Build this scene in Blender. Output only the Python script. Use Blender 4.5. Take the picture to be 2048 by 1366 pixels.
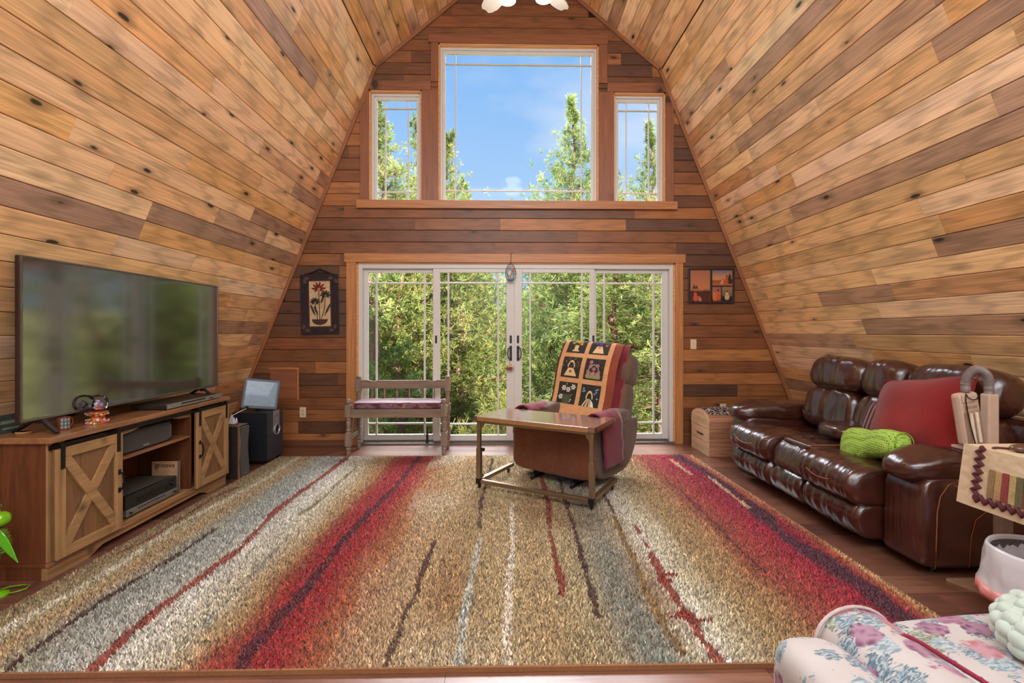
import bpy, math, random
import numpy as np
from mathutils import Vector, Matrix, Euler, noise as mnoise
random.seed(7)
S = bpy.context.scene
for o in list(bpy.data.objects): bpy.data.objects.remove(o)
COL = S.collection
PI = math.pi

def lin(c):
    return tuple(((v/255)/12.92 if v/255 <= .04045 else ((v/255+.055)/1.055)**2.4) for v in c)

# ------------------------------------------------------------------ camera
cd = bpy.data.cameras.new('camera'); cam = bpy.data.objects.new('camera', cd); COL.objects.link(cam)
cam.location = (0, 0, 1.29); cam.rotation_euler = (PI/2, 0, math.radians(-1.13))
cd.sensor_width = 36; cd.lens = 36*960/2048; cd.shift_y = -19/2048; cd.clip_start = .05; cd.clip_end = 400
S.camera = cam
# ------------------------------------------------------------------ world, sun, lights, exposure
S.view_settings.view_transform = 'Standard'; S.view_settings.look = 'None'
S.view_settings.gamma = 1; S.view_settings.exposure = 0.0; S.view_settings.use_curve_mapping = False
W = bpy.data.worlds.new('sky'); S.world = W; W.use_nodes = True
nt = W.node_tree; nt.nodes.clear()
out = nt.nodes.new('ShaderNodeOutputWorld'); bg = nt.nodes.new('ShaderNodeBackground'); nt.links.new(bg.outputs[0], out.inputs[0])
tc = nt.nodes.new('ShaderNodeTexCoord'); sx = nt.nodes.new('ShaderNodeSeparateXYZ'); nt.links.new(tc.outputs['Generated'], sx.inputs[0])
rp = nt.nodes.new('ShaderNodeValToRGB'); nt.links.new(sx.outputs[2], rp.inputs[0])
e = rp.color_ramp.elements; e[0].position = 0; e[0].color = (*lin((196, 222, 250)), 1); e[1].position = .62; e[1].color = (*lin((104, 172, 240)), 1)
k = e.new(.25); k.color = (*lin((172, 208, 248)), 1)
mp = nt.nodes.new('ShaderNodeMapping'); mp.inputs['Scale'].default_value = (1.6, 1.6, 4.2); mp.inputs['Location'].default_value = (.3, .1, .2)
nt.links.new(tc.outputs['Generated'], mp.inputs[0])
nz = nt.nodes.new('ShaderNodeTexNoise'); nz.inputs['Scale'].default_value = 1.7; nz.inputs['Detail'].default_value = 5; nt.links.new(mp.outputs[0], nz.inputs[0])
r2 = nt.nodes.new('ShaderNodeValToRGB'); nt.links.new(nz.outputs[0], r2.inputs[0])
r2.color_ramp.elements[0].position = .46; r2.color_ramp.elements[0].color = (0, 0, 0, 1); r2.color_ramp.elements[1].position = .72; r2.color_ramp.elements[1].color = (.75, .75, .75, 1)
mx = nt.nodes.new('ShaderNodeMixRGB'); nt.links.new(r2.outputs[0], mx.inputs[0]); nt.links.new(rp.outputs[0], mx.inputs[1]); mx.inputs[2].default_value = (*lin((226, 236, 252)), 1)
nt.links.new(mx.outputs[0], bg.inputs[0]); bg.inputs[1].default_value = 1.05

def lamp(name, kind, loc, energy, color=(1, 1, 1), target=None, **kw):
    d = bpy.data.lights.new(name, kind); d.energy = energy; d.color = color
    for a, b in kw.items(): setattr(d, a, b)
    o = bpy.data.objects.new(name, d); COL.objects.link(o); o.location = loc
    if target is not None: o.rotation_euler = (Vector(target)-Vector(loc)).to_track_quat('-Z', 'Y').to_euler()
    return o
lamp('sun', 'SUN', (6, -8, 14), 11.5, (1, .93, .80), (0, 12, 0), angle=math.radians(.6))
lamp('sky_glow', 'SUN', (0, 10, 12), 15.0, (.93, .96, 1), (0, 0, 0), angle=math.radians(42))
lamp('added_fill_high', 'AREA', (.2, -.6, 3.9), 176, (.90, .95, 1), (.2, 3.0, .6), shape='RECTANGLE', size=3.2, size_y=2.0)  # unseen area light added high behind the camera to brighten the room
lamp('added_fill_rear', 'AREA', (.1, -1.9, 1.9), 58, (.90, .95, 1), (.1, 4, 1.4), shape='RECTANGLE', size=3.4, size_y=1.8)  # second unseen panel added low at the rear as frontal fill

# ------------------------------------------------------------------ node material helpers
MATS = {}
class NB:
    def __init__(s, name):
        m = bpy.data.materials.new(name); m.use_nodes = True; s.m = m; s.t = m.node_tree; s.t.nodes.clear()
        s.out = s.n('OutputMaterial'); s.b = s.n('BsdfPrincipled'); s.l(s.b.outputs[0], s.out.inputs[0])
    def n(s, k, **kw):
        x = s.t.nodes.new('ShaderNode'+k)
        for a, b in kw.items(): setattr(x, a, b)
        return x
    def l(s, a, b): s.t.links.new(a, b)
    def co(s, kind='Object', scale=(1, 1, 1), rnd=False):
        c = s.n('TexCoord'); m = s.n('Mapping'); m.inputs['Scale'].default_value = scale
        if rnd:
            oi = s.n('ObjectInfo'); v = s.n('VectorMath', operation='SCALE'); v.inputs[0].default_value = (91, 37, 53); s.l(oi.outputs['Random'], v.inputs['Scale'])
            a = s.n('VectorMath', operation='ADD'); s.l(c.outputs[kind], a.inputs[0]); s.l(v.outputs[0], a.inputs[1]); s.l(a.outputs[0], m.inputs[0])
        else: s.l(c.outputs[kind], m.inputs[0])
        return m.outputs[0]
    def noise(s, co, scale, detail=3, rough=.5, dist=0):
        x = s.n('TexNoise'); x.inputs['Scale'].default_value = scale; x.inputs['Detail'].default_value = detail; x.inputs['Roughness'].default_value = rough; x.inputs['Distortion'].default_value = dist
        s.l(co, x.inputs[0]); return x.outputs[0]
    def voro(s, co, scale, feature='F1', what=0):
        x = s.n('TexVoronoi', feature=feature); x.inputs['Scale'].default_value = scale; s.l(co, x.inputs[0]); return x.outputs[what]
    def ramp(s, f, pts, interp='LINEAR'):
        x = s.n('ValToRGB'); s.l(f, x.inputs[0]); e = x.color_ramp.elements; x.color_ramp.interpolation = interp
        e[0].position, e[0].color = pts[0][0], (*pts[0][1], 1); e[1].position, e[1].color = pts[-1][0], (*pts[-1][1], 1)
        for p, c in pts[1:-1]: q = e.new(p); q.color = (*c, 1)
        return x.outputs[0]
    def mix(s, f, a, b, mode='MIX'):
        x = s.n('MixRGB', blend_type=mode)
        for v, i in ((f, 0), (a, 1), (b, 2)):
            if isinstance(v, (int, float)): x.inputs[i].default_value = v if i == 0 else (v, v, v, 1)
            elif isinstance(v, tuple): x.inputs[i].default_value = (*v, 1)
            else: s.l(v, x.inputs[i])
        return x.outputs[0]
    def set(s, **kw):
        for a, v in kw.items():
            i = s.b.inputs[a.replace('_', ' ')]
            if isinstance(v, (int, float)): i.default_value = v
            elif isinstance(v, tuple): i.default_value = (*v, 1)
            else: s.l(v, i)
        return s
    def bump(s, h, strength=.3, dist=.01):
        x = s.n('Bump'); x.inputs['Strength'].default_value = strength; x.inputs['Distance'].default_value = dist; s.l(h, x.inputs['Height']); s.l(x.outputs[0], s.b.inputs['Normal'])
        return s
g3 = lambda v: (v, v, v)
def plain(name, rgb, rough=.5, metal=0, grain=.12, gs=30, bump=0, coat=0, emit=None, sheen=0):
    """a colour with fine procedural mottling"""
    if name in MATS: return MATS[name]
    b = NB(name); c = lin(rgb); co = b.co()
    n = b.noise(co, gs, 4)
    col = b.mix(1, b.ramp(n, [(.3, g3(1-grain)), (.7, g3(1+grain))]), c, 'MULTIPLY')
    b.set(Base_Color=col, Roughness=rough, Metallic=metal, Coat_Weight=coat, Sheen_Weight=sheen)
    if bump: b.bump(n, bump, .004)
    if emit: b.set(Emission_Color=lin(rgb), Emission_Strength=emit)
    MATS[name] = b.m; return b.m
def wood_planks(name, rough, coat, knot=.5, contrast=1.0, blotch=.5):
    """cedar board: object colour times grain, knots, grey weather stains. Local X runs along the board"""
    b = NB(name); oi = b.n('ObjectInfo'); base = oi.outputs['Color']
    c1 = b.co(scale=(.55, 15, 14), rnd=True); c2 = b.co(scale=(1, 1, 1), rnd=True)
    fine = b.noise(b.co(scale=(2.2, 110, 60), rnd=True), 1, 5, .65)
    wav = b.noise(c1, 2.2, 3, .55, 1.2)
    rings = b.n('TexWave', wave_type='RINGS', rings_direction='Y'); rings.inputs['Scale'].default_value = 4.5; rings.inputs['Distortion'].default_value = 5; rings.inputs['Detail'].default_value = 2; rings.inputs['Detail Scale'].default_value = .8
    b.l(b.co(scale=(.55, 5, 3), rnd=True), rings.inputs[0])
    grain = b.mix(.5, b.ramp(fine, [(.3, g3(.74)), (.68, g3(1.22))]), b.ramp(wav, [(.28, g3(.70)), (.66, g3(1.26))]), 'MULTIPLY')
    grain = b.mix(.45*contrast, grain, b.ramp(rings.outputs[0], [(0, g3(.55)), (.35, g3(1.0)), (1, g3(1.1))]), 'MULTIPLY')
    big = b.noise(b.co(scale=(.9, 3.4, 1), rnd=True), 1.1, 4, .6)
    tone = b.ramp(big, [(.22, (.50, .44, .42)), (.31, (.93, .93, .93)), (.5, (1.06, 1.06, 1.06)), (.7, (1.24, 1.17, 1.06))])
    col = b.mix(blotch, b.mix(1, base, grain, 'MULTIPLY'), b.mix(1, b.mix(1, base, grain, 'MULTIPLY'), tone, 'MULTIPLY'))
    # knots
    kc = b.mix(.06, b.co(scale=(3.0, 8.5, 2), rnd=True), b.noise(b.co(scale=(20, 30, 2)), 1, 2))
    kv = b.n('TexVoronoi'); kv.inputs['Scale'].default_value = 1.0; b.l(kc, kv.inputs[0])
    kmask = b.ramp(kv.outputs[0], [(.0, (1, 1, 1)), (.085, (1, 1, 1)), (.12, g3(.42)), (.30, g3(0))])
    keep = b.ramp(kv.outputs[1], [(knot-.02, g3(1)), (knot, g3(0))])
    km = b.mix(1, kmask, keep, 'MULTIPLY')
    col = b.mix(km, col, (.035, .018, .010))
    b.set(Base_Color=col, Roughness=rough, Coat_Weight=coat, Coat_Roughness=.22)
    b.bump(fine, .18, .002); return b.m
M_LIGHT = wood_planks('cedar_light', .38, .35, .62, 1.0, .8)
M_DARK = wood_planks('cedar_stained', .5, .06, .45, .8, .6)
M_FLOOR = wood_planks('laminate_floor', .32, .3, .06, .6, .4)
M_TRIM = wood_planks('cedar_trim', .45, .1, .35, .5, .3)
def solid_wood(name, rgb, axis=0, rough=.45, coat=.1, dark=.6):
    if name in MATS: return MATS[name]
    b = NB(name); sc = [9, 9, 9]; sc[axis] = .9
    co = b.co(scale=tuple(sc)); n = b.noise(co, 2.4, 5, .6, .6); f = b.noise(b.co(scale=tuple(v*9 if v == 9 else 3 for v in sc)), 1, 3)
    c = lin(rgb); g = b.ramp(n, [(.28, g3(dark)), (.5, g3(1)), (.72, g3(1.25))])
    col = b.mix(1, b.mix(1, c, g, 'MULTIPLY'), b.ramp(f, [(.3, g3(.85)), (.7, g3(1.1))]), 'MULTIPLY')
    kn = b.ramp(b.voro(b.co(scale=(3, 3, 3)), 1.3), [(0, g3(.25)), (.06, g3(.5)), (.15, g3(1))])
    col = b.mix(1, col, kn, 'MULTIPLY')
    b.set(Base_Color=col, Roughness=rough, Coat_Weight=coat).bump(f, .15, .002); MATS[name] = b.m; return b.m
def leather():
    b = NB('brown_leather'); co = b.co()
    fine = b.noise(co, 95, 3); wr = b.noise(b.co(scale=(1.2, 8, 1.0)), 2.0, 3, .5, .8); cr = b.noise(b.co(scale=(1.4, 3, 1.8)), 2.6, 2, .45, 1.0)
    h = b.mix(.5, wr, cr); h2 = b.mix(.006, h, fine)
    col = b.mix(b.ramp(cr, [(.3, g3(0)), (.75, g3(1))]), lin((50, 23, 16)), lin((76, 36, 25)))
    b.set(Base_Color=col, Roughness=.27, Specular_IOR_Level=.75, Coat_Weight=.35, Coat_Roughness=.18)
    b.bump(h2, .45, .035); return b.m
def fabric(name, rgb, rgb2=None, scale=90, rough=.95, amt=.25, bump=.3):
    if name in MATS: return MATS[name]
    b = NB(name); co = b.co(); n = b.noise(co, scale, 3); n2 = b.noise(co, 6, 3)
    c = lin(rgb); c2 = lin(rgb2) if rgb2 else tuple(v*(1-amt) for v in c)
    b.set(Base_Color=b.mix(b.ramp(b.mix(.5, n, n2), [(.38, g3(0)), (.6, g3(1))]), c, c2), Roughness=rough, Sheen_Weight=.2).bump(n, bump, .004)
    MATS[name] = b.m; return b.m
def floral():
    b = NB('floral_chintz'); co = b.co();
    nn = b.n('TexNoise'); nn.inputs['Scale'].default_value = 26; nn.inputs['Detail'].default_value = 2; b.l(co, nn.inputs[0]); wob = b.mix(.035, co, nn.outputs[1])
    v1 = b.voro(wob, 9.0); cid = b.voro(wob, 9.0, what=1); sep = b.n('SeparateColor'); b.l(cid, sep.inputs[0])
    pv = b.voro(wob, 38); pet = b.ramp(pv, [(.15, g3(.0)), (.6, g3(.5))])
    blob = b.mix(1, b.ramp(b.mix(.16, v1, pv), [(.42, g3(1)), (.46, g3(0))]), b.ramp(sep.outputs[1], [(0, g3(1)), (.85, g3(1)), (.86, g3(0))], 'CONSTANT'), 'MULTIPLY')
    flower = b.ramp(sep.outputs[0], [(0, lin((112, 48, 92))), (.28, lin((96, 28, 58))), (.45, lin((128, 70, 100))), (.6, lin((92, 40, 78))), (.8, lin((158, 98, 92)))], 'CONSTANT')
    fl = b.mix(pet, flower, lin((190, 150, 168)))
    v2 = b.voro(b.mix(.05, co, nn.outputs[1]), 15); id2 = b.voro(b.mix(.05, co, nn.outputs[1]), 15, what=1); s2 = b.n('SeparateColor'); b.l(id2, s2.inputs[0])
    lcol = b.ramp(s2.outputs[0], [(0, lin((72, 98, 112))), (.4, lin((110, 130, 138))), (.7, lin((52, 74, 76))), (.9, lin((98, 104, 74)))], 'CONSTANT')
    streak = b.noise(b.co(scale=(1, 2.2, 1)), 30, 2, .5, 2.5)
    leaf = b.mix(1, b.ramp(b.mix(.4, v2, streak), [(.50, g3(1)), (.54, g3(0))]), b.ramp(s2.outputs[1], [(0, g3(1)), (.92, g3(1)), (.93, g3(0))], 'CONSTANT'), 'MULTIPLY')
    base = b.mix(leaf, b.mix(b.noise(co, 7), lin((186, 184, 182)), lin((172, 158, 152))), b.mix(b.ramp(streak, [(.4, g3(0)), (.6, g3(.5))]), lcol, lin((206, 212, 212))))
    b.set(Base_Color=b.mix(blob, base, fl), Roughness=.7, Sheen_Weight=.1).bump(b.noise(co, 220, 2), .12, .002); return b.m
def glass(name='window_glass', tint=(1, 1, 1), refl=1.0):
    if name in MATS: return MATS[name]
    m = bpy.data.materials.new(name); m.use_nodes = True; t = m.node_tree; t.nodes.clear()
    o = t.nodes.new('ShaderNodeOutputMaterial'); mx = t.nodes.new('ShaderNodeMixShader'); tr = t.nodes.new('ShaderNodeBsdfTransparent'); gl = t.nodes.new('ShaderNodeBsdfGlossy'); fr = t.nodes.new('ShaderNodeFresnel')
    fr.inputs[0].default_value = 1.35; gl.inputs['Roughness'].default_value = .01; tr.inputs[0].default_value = (*tint, 1)
    nz = t.nodes.new('ShaderNodeTexNoise'); nz.inputs['Scale'].default_value = .8; mu = t.nodes.new('ShaderNodeMath'); mu.operation = 'MULTIPLY'; mu.inputs[1].default_value = refl
    t.links.new(fr.outputs[0], mu.inputs[0]); t.links.new(mu.outputs[0], mx.inputs[0]); t.links.new(tr.outputs[0], mx.inputs[1]); t.links.new(gl.outputs[0], mx.inputs[2]); t.links.new(mx.outputs[0], o.inputs[0])
    MATS[name] = m; return m
LEATHER = leather(); FLORAL = floral()
VINYL = plain('white_vinyl', (214, 212, 206), .38, grain=.03)
BLACK = plain('black_plastic', (18, 18, 19), .4, grain=.2)
CHROME = plain('chrome', (200, 200, 200), .18, 1, .04)
BRONZE = plain('dark_bronze', (44, 38, 34), .42, .7, .2)
IVORY = plain('ivory_plate', (226, 204, 172), .4, grain=.03)

# ------------------------------------------------------------------ object helpers
def adopt(o, parent):
    o.parent = parent
    m = Matrix.Identity(4); p = parent; chain = []
    while p is not None: chain.append(p); p = p.parent
    w = Matrix.Identity(4)
    for q in reversed(chain): w = w @ (q.matrix_parent_inverse if q.parent else Matrix.Identity(4)) @ q.matrix_basis
    o.matrix_parent_inverse = w.inverted()
def tag(o, label, cat=None, group=None, kind=None):
    if label: o['label'] = label
    if cat: o['category'] = cat
    if group: o['group'] = group
    if kind: o['kind'] = kind
    return o
def thing(name, label, cat, loc=(0, 0, 0), rz=0, group=None):
    o = bpy.data.objects.new(name, None); COL.objects.link(o); o.empty_display_size = .05
    o.location = loc; o.rotation_euler = (0, 0, rz); o['label'] = label; o['category'] = cat
    if group: o['group'] = group
    return o
class MB:
    def __init__(s): s.v = []; s.f = []; s.mi = []
    def add(s, vs, fs, mi=0):
        b = len(s.v); s.v += [tuple(v) for v in vs]; s.f += [tuple(i+b for i in f) for f in fs]; s.mi += [mi]*len(fs); return s
    def box(s, a, b, mi=0, rot=None, piv=None):
        (x0, y0, z0), (x1, y1, z1) = a, b
        vs = [Vector(p) for p in ((x0, y0, z0), (x1, y0, z0), (x1, y1, z0), (x0, y1, z0), (x0, y0, z1), (x1, y0, z1), (x1, y1, z1), (x0, y1, z1))]
        if rot is not None:
            c = Vector(piv) if piv else (Vector(a)+Vector(b))/2; R = rot.to_matrix() if isinstance(rot, Euler) else rot
            vs = [c+R@(v-c) for v in vs]
        return s.add(vs, [(3, 2, 1, 0), (4, 5, 6, 7), (0, 1, 5, 4), (1, 2, 6, 5), (2, 3, 7, 6), (3, 0, 4, 7)], mi)
    def bar(s, a, b, w, h=None, mi=0, up=(0, 0, 1)):
        a = Vector(a); b = Vector(b); h = h or w; d = (b-a).normalized(); u = Vector(up)
        if abs(d.dot(u)) > .98: u = Vector((0, 1, 0))
        r = d.cross(u).normalized(); q = r.cross(d)
        vs = [p+r*i*w/2+q*j*h/2 for p in (a, b) for i, j in ((-1, -1), (1, -1), (1, 1), (-1, 1))]
        return s.add(vs, [(0, 1, 2, 3), (7, 6, 5, 4), (1, 0, 4, 5), (2, 1, 5, 6), (3, 2, 6, 7), (0, 3, 7, 4)], mi)
    def tube(s, pts, r, n=8, mi=0, caps=True):
        pts = [Vector(p) for p in pts]; rs = r if isinstance(r, (list, tuple)) else [r]*len(pts); vs = []; fs = []
        prev = None
        for i, p in enumerate(pts):
            d = (pts[min(i+1, len(pts)-1)]-pts[max(i-1, 0)]).normalized()
            if prev is None: u = d.orthogonal().normalized()
            else: u = (prev-d*prev.dot(d)).normalized()
            prev = u; w = d.cross(u)
            for k in range(n):
                a = 2*PI*k/n; vs.append(p+(u*math.cos(a)+w*math.sin(a))*rs[i])
        for i in range(len(pts)-1):
            for k in range(n): fs.append((i*n+k, i*n+(k+1) % n, (i+1)*n+(k+1) % n, (i+1)*n+k))
        if caps: fs.append(tuple(reversed(range(n)))); fs.append(tuple(range((len(pts)-1)*n, len(pts)*n)))
        return s.add(vs, fs, mi)
    def lathe(s, prof, c=(0, 0, 0), n=20, mi=0, axis='Z'):
        vs = []; fs = []; c = Vector(c)
        for r, z in prof:
            for k in range(n):
                a = 2*PI*k/n; p = (r*math.cos(a), r*math.sin(a), z)
                if axis == 'X': p = (p[2], p[0], p[1])
                if axis == 'Y': p = (p[0], -p[2], p[1])
                vs.append(c+Vector(p))
        for i in range(len(prof)-1):
            for k in range(n): fs.append((i*n+k, i*n+(k+1) % n, (i+1)*n+(k+1) % n, (i+1)*n+k))
        fs.append(tuple(reversed(range(n)))); fs.append(tuple(range((len(prof)-1)*n, len(prof)*n)))
        return s.add(vs, fs, mi)
    def prism(s, poly, t0, t1, axis='Y', mi=0):
        """extrude 2-D polygon; axis Y: poly is (x,z); X: (y,z); Z: (x,y)"""
        f = {'Y': lambda p, t: (p[0], t, p[1]), 'X': lambda p, t: (t, p[0], p[1]), 'Z': lambda p, t: (p[0], p[1], t)}[axis]
        n = len(poly); vs = [f(p, t0) for p in poly]+[f(p, t1) for p in poly]
        return s.add(vs, [tuple(range(n)), tuple(reversed(range(n, 2*n)))]+[(i, i+n, (i+1) % n+n, (i+1) % n) for i in range(n)], mi)
    def build(s, name, mats, parent=None, loc=None, rot=None, smooth=False, bevel=0, world=False, fixn=True):
        me = bpy.data.meshes.new(name); me.from_pydata(s.v, [], s.f)
        if not isinstance(mats, (list, tuple)): mats = [mats]
        for m in mats: me.materials.append(m)
        if len(mats) > 1: me.polygons.foreach_set('material_index', s.mi)
        if fixn:
            import bmesh
            b = bmesh.new(); b.from_mesh(me); bmesh.ops.recalc_face_normals(b, faces=b.faces); b.to_mesh(me); b.free()
        if smooth:
            me.polygons.foreach_set('use_smooth', [True]*len(me.polygons))
            if smooth == 'auto':
                me.set_sharp_from_angle(angle=math.radians(38))
        me.update()
        o = bpy.data.objects.new(name, me); COL.objects.link(o)
        if loc: o.location = loc
        if rot: o.rotation_euler = rot
        if parent is not None:
            if world: adopt(o, parent)
            else: o.parent = parent
        if bevel:
            m = o.modifiers.new('bevel', 'BEVEL'); m.width = bevel; m.segments = 2; m.limit_method = 'ANGLE'
        return o
def pillow(sx, sy, sz, k=4, n=14, wr=0, wf=6, seed=0, fn=None, mb=None, mi=0, M=None):
    """rounded, puffed box as one closed mesh"""
    mb = mb or MB(); idx = {}; vs = []; fs = []
    def vid(p):
        q = tuple(round(c, 5) for c in p)
        if q not in idx:
            L = (abs(q[0])**k+abs(q[1])**k+abs(q[2])**k)**(1/k); v = Vector(q)/L
            v = Vector((v.x*sx/2, v.y*sy/2, v.z*sz/2))
            if fn: v = fn(v)
            if wr:
                d = mnoise.noise(Vector((v.x*wf+seed*7.3, v.y*wf, v.z*wf)))*wr; v += Vector(q).normalized()*d
            if M is not None: v = M@v
            idx[q] = len(vs); vs.append(v)
        return idx[q]
    for ax in range(3):
        for sg in (-1, 1):
            for i in range(n):
                for j in range(n):
                    c = []
                    for a, b in ((i, j), (i+1, j), (i+1, j+1), (i, j+1)):
                        t = [0, 0, 0]; t[ax] = sg; t[(ax+1) % 3] = math.tan((a/n*2-1)*PI/4); t[(ax+2) % 3] = math.tan((b/n*2-1)*PI/4); c.append(vid(t))
                    fs.append(c if sg > 0 else c[::-1])
    return mb.add(vs, fs, mi)
def loft_y(prof, y0, y1, ny=18, round_=.06, amp=0, freq=9, seed=0, k=2.6):
    """closed XZ profile swept along Y, ends pulled in, fine gathers when amp>0"""
    # resample
    P = [Vector((p[0], p[1])) for p in prof]; n = len(P); R = []
    for i in range(n):       # catmull-rom
        a, b, c, d = P[i-1], P[i], P[(i+1) % n], P[(i+2) % n]
        for t in (0, .25, .5, .75):
            R.append(.5*((2*b)+(c-a)*t+(2*a-5*b+4*c-d)*t*t+(3*b-a-3*c+d)*t**3))
    cen = sum(R, Vector((0, 0)))/len(R); m = len(R); mb = MB(); vs = []; fs = []
    for j in range(ny+1):
        t = j/ny; e = abs(2*t-1); y = y0+(y1-y0)*(.5+.5*math.copysign(1, t-.5)*(1-(1-e)**1.6)) if e > 0 else (y0+y1)/2
        u = abs(2*(y-y0)/(y1-y0)-1); dist = (1-u)*(y1-y0)/2
        s = 1 if dist > round_ else max(.02, (1-(1-dist/round_)**k)**(1/k))
        for q in R:
            p = cen+(q-cen)*(1-(1-s)*.28) if s > .1 else cen+(q-cen)*.70
            g = 0
            if amp:
                g = amp*(mnoise.noise(Vector((seed+p.x*3, y*freq*3.2, p.y*3)))+.5*mnoise.noise(Vector((seed+9+p.x*8, y*freq*6, p.y*5))))
            dd = (p-cen).normalized()*g
            vs.append((p.x+dd.x, y, p.y+dd.y))
    for j in range(ny):
        for i in range(m): fs.append((j*m+i, j*m+(i+1) % m, (j+1)*m+(i+1) % m, (j+1)*m+i))
    fs.append(tuple(range(m))); fs.append(tuple(reversed(range(ny*m, (ny+1)*m))))
    return mb.add(vs, fs)
def text_mesh(name, s, size, mat, parent, loc, rot, extrude=.0006, world=True, align='CENTER'):
    c = bpy.data.curves.new(name, 'FONT'); c.body = s; c.size = size; c.extrude = extrude; c.align_x = align; c.align_y = 'CENTER'; c.resolution_u = 2
    t = bpy.data.objects.new('tmp', c); COL.objects.link(t); dg = bpy.context.evaluated_depsgraph_get(); me = bpy.data.meshes.new_from_object(t.evaluated_get(dg)); bpy.data.objects.remove(t)
    me.materials.clear(); me.materials.append(mat); me.name = name
    o = bpy.data.objects.new(name, me); COL.objects.link(o); o.location = loc; o.rotation_euler = rot
    if parent: (adopt(o, parent) if world else setattr(o, 'parent', parent))
    return o
def struct(o): o['kind'] = 'structure'; return o
# ================================================================== THE ROOM
XC, WY = .185, 5.52            # centre line, window wall
FL, KX, KZ, RZ = 3.39, 1.657, 4.34, 5.73
REAR = -2.6; PW = .137
Lf, Lk, Rg, Rk, Rf = (XC-FL, 0), (XC-KX, KZ), (XC, RZ), (XC+KX, KZ), (XC+FL, 0)
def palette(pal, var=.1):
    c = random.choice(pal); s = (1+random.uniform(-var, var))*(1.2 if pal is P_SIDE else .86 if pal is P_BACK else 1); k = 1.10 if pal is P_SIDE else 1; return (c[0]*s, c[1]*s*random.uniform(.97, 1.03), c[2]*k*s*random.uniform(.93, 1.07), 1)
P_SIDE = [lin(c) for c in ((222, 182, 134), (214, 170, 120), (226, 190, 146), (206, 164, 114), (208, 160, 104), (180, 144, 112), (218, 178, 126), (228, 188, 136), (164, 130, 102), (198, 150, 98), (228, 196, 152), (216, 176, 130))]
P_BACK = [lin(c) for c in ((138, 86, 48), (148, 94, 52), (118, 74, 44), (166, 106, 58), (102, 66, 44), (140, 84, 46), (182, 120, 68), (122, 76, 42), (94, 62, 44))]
P_FLOOR = [lin(c) for c in ((108, 70, 56), (118, 78, 62), (98, 64, 52), (126, 86, 68), (112, 72, 56))]
def board(name, x0b, x0t, x1b, x1t, w, t, M, mat, parent, color, groove=.0055):
    """one board: bottom edge x0b..x1b at y=0, top edge x0t..x1t at y=w; long top edges chamfered"""
    g = groove; lift0 = t; lx = lambda y, b, tt: b+(tt-b)*y/w; cx = (x0b+x1b)/2
    prof = [(.0013, 0), (.0013, t-g), (g, t), (w-g, t), (w-.0013, t-g), (w-.0013, 0)]
    A = [(lx(y, x0b, x0t)-cx+.0006, y-w/2, z) for y, z in prof]; B = [(lx(y, x1b, x1t)-cx-.0006, y-w/2, z) for y, z in prof]
    me = bpy.data.meshes.new(name); n = 6
    me.from_pydata(A+B, [], [tuple(range(n)), tuple(reversed(range(n, 2*n)))]+[(i, i+n, (i+1) % n+n, (i+1) % n) for i in range(n)])
    me.materials.append(mat); o = bpy.data.objects.new(name, me); COL.objects.link(o)
    o.matrix_world = M@Matrix.Translation((cx, w/2, 0)); o.color = color
    adopt(o, parent); return o
def plank_plane(parent, a, b, inward, mat, pal, rng, lens=(.7, 2.6), y_far=WY):
    """a sloping face between profile points a and b (x,z), boards running along Y"""
    a3 = Vector((a[0], 0, a[1])); b3 = Vector((b[0], 0, b[1])); L = (b3-a3).length; up = (b3-a3).normalized(); xa = Vector((0, 1, 0)); nrm = Vector(inward).normalized()
    ya = nrm.cross(xa)
    if ya.dot(up) < 0: xa = -xa; ya = nrm.cross(xa)
    M0 = Matrix.Translation(a3)@Matrix(((xa.x, ya.x, nrm.x, 0), (xa.y, ya.y, nrm.y, 0), (xa.z, ya.z, nrm.z, 0), (0, 0, 0, 1)))
    sg = 1 if xa.y > 0 else -1
    rows = int(math.ceil(L/PW))
    for r in range(rows):
        w = min(PW, L-r*PW)
        if w < .03: continue
        y = REAR; cuts = [y_far]
        cur = y_far-rng.uniform(.15, 1.6)
        while cur > .9: cuts.append(cur); cur -= rng.uniform(*lens)
        cuts.append(REAR)
        for i in range(len(cuts)-1):
            x1, x0 = (cuts[i]*sg, cuts[i+1]*sg); x0, x1 = min(x0, x1), max(x0, x1)
            lift = .0125+rng.uniform(0, .0016)
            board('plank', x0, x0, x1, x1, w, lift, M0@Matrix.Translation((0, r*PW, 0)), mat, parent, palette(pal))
# shells behind the boards
def shell(name, a, b, out_n, t=.12):
    n = Vector((out_n[0], 0, out_n[1])).normalized()*t
    mb = MB(); mb.prism([(a[0], a[1]), (b[0], b[1]), (b[0]+n.x, b[1]+n.z), (a[0]+n.x, a[1]+n.z)], REAR-.1, WY+.1)
    return struct(mb.build(name, plain('backing_board', (40, 24, 14), .9), None))
def nrm_in(a, b, side):
    d = Vector((b[0]-a[0], b[1]-a[1])).normalized(); return (d.y*side, -d.x*side)
rng = random.Random(11)
wl = shell('wall_left', Lf, Lk, (-nrm_in(Lf, Lk, 1)[0], -nrm_in(Lf, Lk, 1)[1]))
nl = nrm_in(Lf, Lk, 1); plank_plane(wl, Lf, Lk, (nl[0], 0, nl[1]), M_LIGHT, P_SIDE, rng)
wr_ = shell('wall_right', Rf, Rk, (-nrm_in(Rf, Rk, -1)[0], -nrm_in(Rf, Rk, -1)[1]))
nr = nrm_in(Rf, Rk, -1); plank_plane(wr_, Rf, Rk, (nr[0], 0, nr[1]), M_LIGHT, P_SIDE, rng)
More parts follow.
